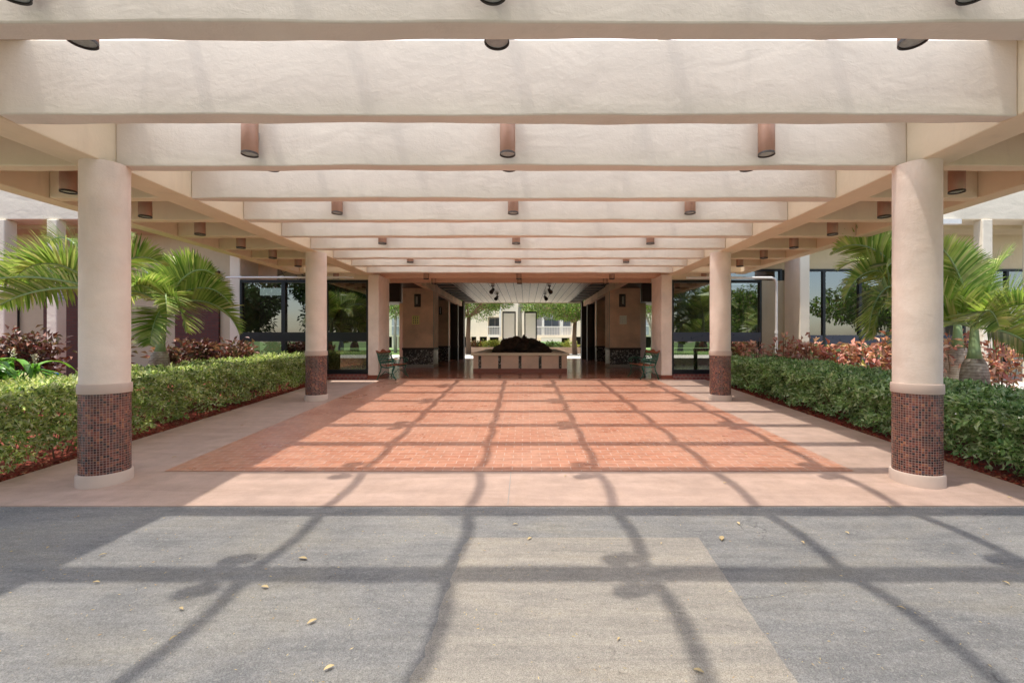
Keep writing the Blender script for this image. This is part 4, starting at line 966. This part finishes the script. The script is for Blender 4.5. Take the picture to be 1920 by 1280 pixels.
# ginger with long strap leaves
def ginger(x, y, label, n=60, L=.75):
    z = zf(y); o = empty('ginger_plant', (x, y, z), label, 'plant'); V = []; F = []; st = MB(); tops = []
    for i in range(9):
        a = random.uniform(0, 6.28); t = Vector((x+math.cos(a)*.3, y+math.sin(a)*.25, z+random.uniform(.75, 1.05))); st.tube([(x+math.cos(a)*.1, y+math.sin(a)*.1, z-.02), t[:]], [.014, .006], 6); tops.append(t)
    st.build('stems', M['crownshaft'], o)
    for i in range(n):
        a = random.uniform(0, 6.28); tp = random.choice(tops); p = Vector((x, y, z)).lerp(tp, random.uniform(.45, 1.0)); el = random.uniform(.1, 1.1)
        d = Vector((math.cos(a)*math.cos(el), math.sin(a)*math.cos(el), math.sin(el))); wv = d.cross(Vector((0, 0, 1))).normalized(); LL = L*random.uniform(.6, 1.0); N = 7; b = len(V)
        for k in range(N+1):
            u = k/N; ww = .045*math.sin(math.pi*min(.97, u*.9+.1))**.8
            V += [(p-wv*ww)[:], (p+Vector((0, 0, -.012)))[:], (p+wv*ww)[:]]; d = (d+Vector((0, 0, -.26))).normalized(); p = p+d*LL/N
        for k in range(N): F += [(b+3*k, b+3*k+1, b+3*k+4, b+3*k+3), (b+3*k+1, b+3*k+2, b+3*k+5, b+3*k+4)]
    np_mesh('leaves', np.array(V), np.array(F), M['strap'], o, True)
    for t in tops[:5]:
        P = np.array([(t.x+random.gauss(0, .018), t.y+random.gauss(0, .018), t.z+random.uniform(0, .16)) for k in range(40)])
        leaves('flower_spike', P, rng.normal(size=P.shape), .03, M['flower'], o, .7)
ginger((18-985)*7.0/FPX+CX, 7.0, 'ginger plant with long arching leaves and white flower spikes at the left edge', 95, .85)
ginger((-70-985)*6.4/FPX+CX, 6.6, 'second ginger plant half outside the left edge', 60, .8)
# blue backflow valve
vx = (72-985)*9.6/FPX+CX; vz = zf(9.6)+.42
bv = empty('backflow_valve', (vx, 9.6, zf(9.6)), 'blue painted backflow valve on pipe legs behind the left planting', 'valve')
m = MB().tube([(vx-.42, 9.6, vz), (vx-.25, 9.6, vz)], .05, 12).tube([(vx-.26, 9.6, vz), (vx-.23, 9.6, vz)], .09, 14).tube([(vx-.23, 9.6, vz), (vx-.1, 9.6, vz+.02), (vx+.03, 9.6, vz+.02), (vx+.16, 9.6, vz)], [.05, .085, .085, .05], 14).tube([(vx+.16, 9.6, vz), (vx+.19, 9.6, vz)], .09, 14).tube([(vx+.19, 9.6, vz), (vx+.42, 9.6, vz)], .05, 12)
m.tube([(vx-.05, 9.6, vz), (vx-.05, 9.6, vz+.16)], .035, 10); m.build('body', M['valve_blue'], bv, smooth='auto')
MB().tube([(vx-.42, 9.6, vz+.02), (vx-.42, 9.6, zf(9.6)-.03)], .045, 10).tube([(vx+.42, 9.6, vz+.02), (vx+.42, 9.6, zf(9.6)-.03)], .045, 10).build('legs', M['valve_blue'], bv, smooth='auto')

# ---------------------------------------------------------------- trees
def tree(x, y, z0, h, cr, label, mat, bark, n=5000, name='tree', lsize=(.10, .17), trunk_r=.18, fork=.45, seed=1, flat=.6, group=None, low=None):
    g = random.Random(seed); o = empty(name, (x, y, z0), label, 'tree', group); m = MB(); top = Vector((x, y, z0+h*fork))
    m.tube([(x, y, z0-.1), (x+g.uniform(-.1, .1), y, z0+h*fork*.5), top[:]], [trunk_r*1.2, trunk_r, trunk_r*.85], 10)
    ends = []
    for i in range(9):
        a = 2*math.pi*i/9+g.uniform(-.3, .3); rr = cr*g.uniform(.5, 1.0); e = Vector((x+math.cos(a)*rr, y+math.sin(a)*rr, z0+h*g.uniform(.55, .97)))
        mid = top.lerp(e, .5)+Vector((0, 0, g.uniform(-.1, .3))); m.tube([top[:], mid[:], e[:]], [trunk_r*.5, trunk_r*.28, trunk_r*.1], 6, cap=False); ends += [mid, e, mid.lerp(e, .5)]
        for q in range(2):
            e2 = mid+Vector((g.uniform(-1, 1), g.uniform(-1, 1), g.uniform(-.5, .6)))*cr*.5; m.tube([mid[:], e2[:]], [trunk_r*.2, trunk_r*.06], 5, cap=False); ends.append(e2)
    m.build('trunk', bark, o, smooth=True)
    gg = np.random.default_rng(seed); E = np.array([e[:] for e in ends]); c = gg.integers(0, len(E), n)
    rad = cr*gg.uniform(.20, .36, len(E)); dr = unit(gg.normal(size=(n, 3))); rr = gg.uniform(.3, 1, n)**.5
    P = E[c]+dr*(rad[c]*rr)[:, None]*np.array([1, 1, flat])
    if low is not None: P = P[P[:, 2] > z0+low]; dr = dr[:len(P)]
    D = dr+gg.normal(size=P.shape)*.6; D[:, 2] -= .2
    leaves('crown', P, D, gg.uniform(*lsize, len(P)), mat, o, .5, .2, .2); return o
def atx(px, Z): return (px-985)*Z/FPX+CX
tree(atx(879, 33), 33,   .4, 5.2, 3.5, 'tree with a pale brown trunk at the left of the breezeway opening', M['tree'], M['trunk_brown'], 15000, seed=3, trunk_r=.17, fork=.52, low=2.1)
tree(atx(975, 35), 35, .4, 7.5, 2.2, 'slender grey trunked tree seen between the etched panels', M['tree'], M['trunk_grey'], 6000, seed=11, trunk_r=.17, fork=.62, low=2.9)
tree(atx(1078, 32), 32, .4, 5.4, 3.4, 'leafy tree with a reddish trunk at the right of the breezeway opening', M['tree'], M['trunk_brown'], 16000, seed=8, trunk_r=.16, fork=.42, low=1.9)
tree(atx(742, 36), 36, .4, 6.0, 2.2, 'light green tree seen through the gap beside the left pilaster', M['tree'], M['trunk_grey'], 5000, seed=21, trunk_r=.12, fork=.5, low=2.6)
tree(atx(1222, 34), 34, .4, 6.0, 2.8, 'light green tree seen through the gap beside the right pilaster', M['tree'], M['trunk_grey'], 9000, seed=22, trunk_r=.12, fork=.3)
# garden behind the right wing seen reflected and trees behind the viewer, mirrored in the lobby glass
for i, (x, y, h, cr, mt, lb) in enumerate(((-15, -13, 8, 4.2, 'tree_dark', 'big dark tree left of the driveway mirrored in the left glass'), (-10, -19, 8.5, 4.6, 'tree_dark', 'second big dark tree across the driveway mirrored in the left glass'), (-21, -8, 7, 3.8, 'tree_dark', 'dark tree far left across the driveway mirrored in the left glass'),
        (13.5, -15, 9.5, 3.2, 'tree_dark', 'tall tree right of the driveway mirrored in the right glass'), (22, -22, 4.5, 3.4, 'tree', 'low tree far behind on the right mirrored in the glass'), (17, -9, 5.5, 2.6, 'tree', 'green tree on the right mirrored in the wing windows'), (24, -6, 6, 3.2, 'tree', 'broad green tree on the far right mirrored in the wing windows'), (30, -12, 7, 3.5, 'tree', 'tall green tree on the far right mirrored in the wing windows'))):
    tree(x, y, -.06, h, cr, lb, M[mt], M['trunk_grey'], 16000 if x < 0 else 7000, seed=40+i, trunk_r=.22, fork=.26 if x < 0 else (.45 if i != 3 else .6), lsize=(.2, .4) if x < 0 else (.16, .3), flat=1.0 if x < 0 else .6)
# far building
fb = empty('apartment_building', (0, 41, .4), 'cream two storey apartment building with balconies behind the breezeway', 'building')
Zb = 41.0
def q(px, py, Z=Zb): return (px-985)*Z/FPX+CX, EYE+(637-py)*Z/FPX
def fbox(name, p0, p1, y0, y1, mat, par=fb):
    xa, za = q(*p0); xb, zb = q(*p1); return MB().box(min(xa, xb), max(xa, xb), y0, y1, min(za, zb), max(za, zb)).build(name, mat, par)
fbox('wall', (560, 631), (915, 420), Zb, Zb+6, M['cream']); fbox('wall', (937, 631), (1006, 420), Zb, Zb+6, M['cream'])
fbox('wall', (1075, 631), (1400, 420), Zb, Zb+6, M['cream'])
fbox('floor_slab', (915, 632), (937, 627), Zb-.1, Zb+4, M['white_trim']); fbox('floor_slab', (1006, 633), (1075, 628), Zb-.6, Zb+6, M['cream'])
fbox('upper_wall', (915, 594), (937, 420), Zb, Zb+2, M['cream']); fbox('recess_wall', (915, 631), (937, 590), Zb+1.2, Zb+1.4, M['curtain'])
fbox('recess_wall', (1006, 630), (1075, 420), Zb+1.6, Zb+1.9, M['curtain'])
for pa, pb in ((1016, 1020), (1050, 1055), (936.5, 940)): fbox('post', (pa, 631), (pb, 420), Zb-.4, Zb-.1, M['white_trim'])
for (pa, pb) in ((1020, 1036), (1037, 1050), (1056, 1072), (916, 926), (927, 936)):
    y_ = Zb+1.15 if pa < 940 else Zb+1.55; fbox('window', (pa, 612 if pa > 940 else 614), (pb, 596), y_, y_+.04, M['window_glass'])
for (pa, pb) in ((915, 937), (1006, 1075)):
    m = MB(); xa, z1 = q(pa, 612.5); xb, z0 = q(pb, 628); m.box(xa, xb, Zb-.45, Zb-.38, z1-.05, z1+.03); nn = int((xb-xa)/.14)
    for i in range(nn+1): m.box(xa+i*(xb-xa)/nn-.02, xa+i*(xb-xa)/nn+.02, Zb-.43, Zb-.40, z0, z1-.05)
    m.build('railing', M['white_trim'], fb)
for pa, pb in ((881, 883), (893, 899), (913, 918), (935, 945), (1003, 1014), (1068, 1078), (735, 738), (745, 747)): fbox('ground_post', (pa, 653), (pb, 631), Zb, Zb+.5, M['cream'])
fbox('parking_back', (560, 653), (1010, 631), Zb+4, Zb+4.2, M['dark']); fbox('parking_back', (1060, 653), (1400, 631), Zb+4, Zb+4.2, M['dark'])
for pa, pb in ((735, 748), (1197, 1216)):
    w1 = fbox('window', (pa, 628), (pb, 594), Zb-.05, Zb-.01, M['curtain']); fbox('window_bar', (pa, 612), (pb, 610.5), Zb-.08, Zb-.052, M['white_trim'], fb); fbox('window_bar', (pa+5, 628), (pa+6, 594), Zb-.1, Zb-.082, M['white_trim'], fb)
# low peach wall
tag(MB().box(-4.9, 7.5, 34.4, 34.7, .3, EYE-.56).build('garden_wall', M['peach']), 'low peach garden wall behind the breezeway', 'wall')
for (px, lb, mt) in ((893, 'small flowering shrub on the low wall left of the rocks', 'low_red'), (915, 'pale green shrub behind the low wall left of the panels', 'yellow_shrub'), (930, 'pale bushy shrub behind the low wall beside the left panel', 'yellow_shrub'), (1038, 'bright green shrub behind the low wall right of the rocks', 'tree'), (1068, 'yellow brown shrub on the low wall at the right of the opening', 'yellow_shrub')):
    shrub(atx(px, 36), 36, 1.1, 1.1, .8, 500, M[mt], lb, (.12, .2), stems=8, name='garden_shrub', gz=.38)

# ---------------------------------------------------------------- fallen leaves
spots = [(568, 1048, 1.3, 0), (497, 1102, .9, 2), (1353, 1010, 1.4, 0), (585, 1167, 1.1, 0), (193, 1041, .9, 0), (181, 1093, .8, 0), (966, 984, .8, 0), (993, 1011, .9, 0), (1384, 982, .8, 0), (1588, 1000, .8, 0), (325, 1198, .9, 0), (340, 1143, .8, 0), (1505, 1018, .7, 2), (1690, 1141, .8, 0), (1886, 1094, .9, 2), (1240, 1020, .5, 0), (617, 1254, .9, 2), (1310, 1260, .9, 2), (90, 1028, .7, 0), (1160, 1200, .6, 0),
         (1060, 896, .8, 0), (1359, 909, .9, 0), (1667, 952, .8, 0), (634, 932, .7, 0), (327, 860, .9, 0), (566, 842, .8, 0), (478, 832, .7, 0), (454, 800, .7, 0), (750, 768, .8, 0), (656, 825, .8, 0), (825, 760, .8, 0), (1042, 836, .8, 0), (1160, 772, .7, 0), (1398, 854, .8, 0), (1342, 768, .7, 0), (1388, 765, .7, 0), (573, 818, .7, 0), (526, 777, .7, 0), (1893, 937, .8, 2), (1203, 841, .7, 0)]
lp = None
for i, (px, py, sc, kd) in enumerate(spots):
    x, y, z = G(px, py)
    m = MB(); a = random.uniform(0, 6.28); L = .023*sc*random.uniform(.85, 1.2); W = L*.42; N = 6; vs = []; fs = []
    for k in range(N+1):
        u = k/N; ww = W*math.sin(math.pi*(u*.94+.03)); c = .005*math.sin(math.pi*u)
        for sgn, dz in ((-1, .003), (0, 0), (1, .005)): 
            lx, ly = (u-.5)*2*L, sgn*ww; vs.append((lx*math.cos(a)-ly*math.sin(a), lx*math.sin(a)+ly*math.cos(a), c+dz*abs(sgn)))
    for k in range(N): fs += [(3*k, 3*k+1, 3*k+4, 3*k+3), (3*k+1, 3*k+2, 3*k+5, 3*k+4)]
    m.add(vs, fs); o = m.build('fallen_leaf', M['dry_leaf'], smooth=True); o.location = (x, y, z+.022 if py < 951 else .036)
    where = 'asphalt driveway' if py > 951 else ('brick paving' if abs(x) < 3.5 and y > 4.75 else 'pink concrete walk')
    tag(o, f'small dry curled leaf lying on the {where}', 'leaf', f'fallen leaves on the {where}')
# straw-like litter strewn over the asphalt
c = 2600; P = np.stack([rng.uniform(-4.5, 4.5, c), rng.uniform(.9, 3.85, c), np.full(c, .0335)], 1); dd = rng.normal(size=(c, 3)); dd[:, 2] = 0.02
V, F = leaf_geo(P, dd, rng.uniform(.005, .022, c), .22, 0.02, 0); tag(np_mesh('litter', V, F, M['dry_leaf']), 'fine straw litter strewn over the asphalt', kind='stuff')
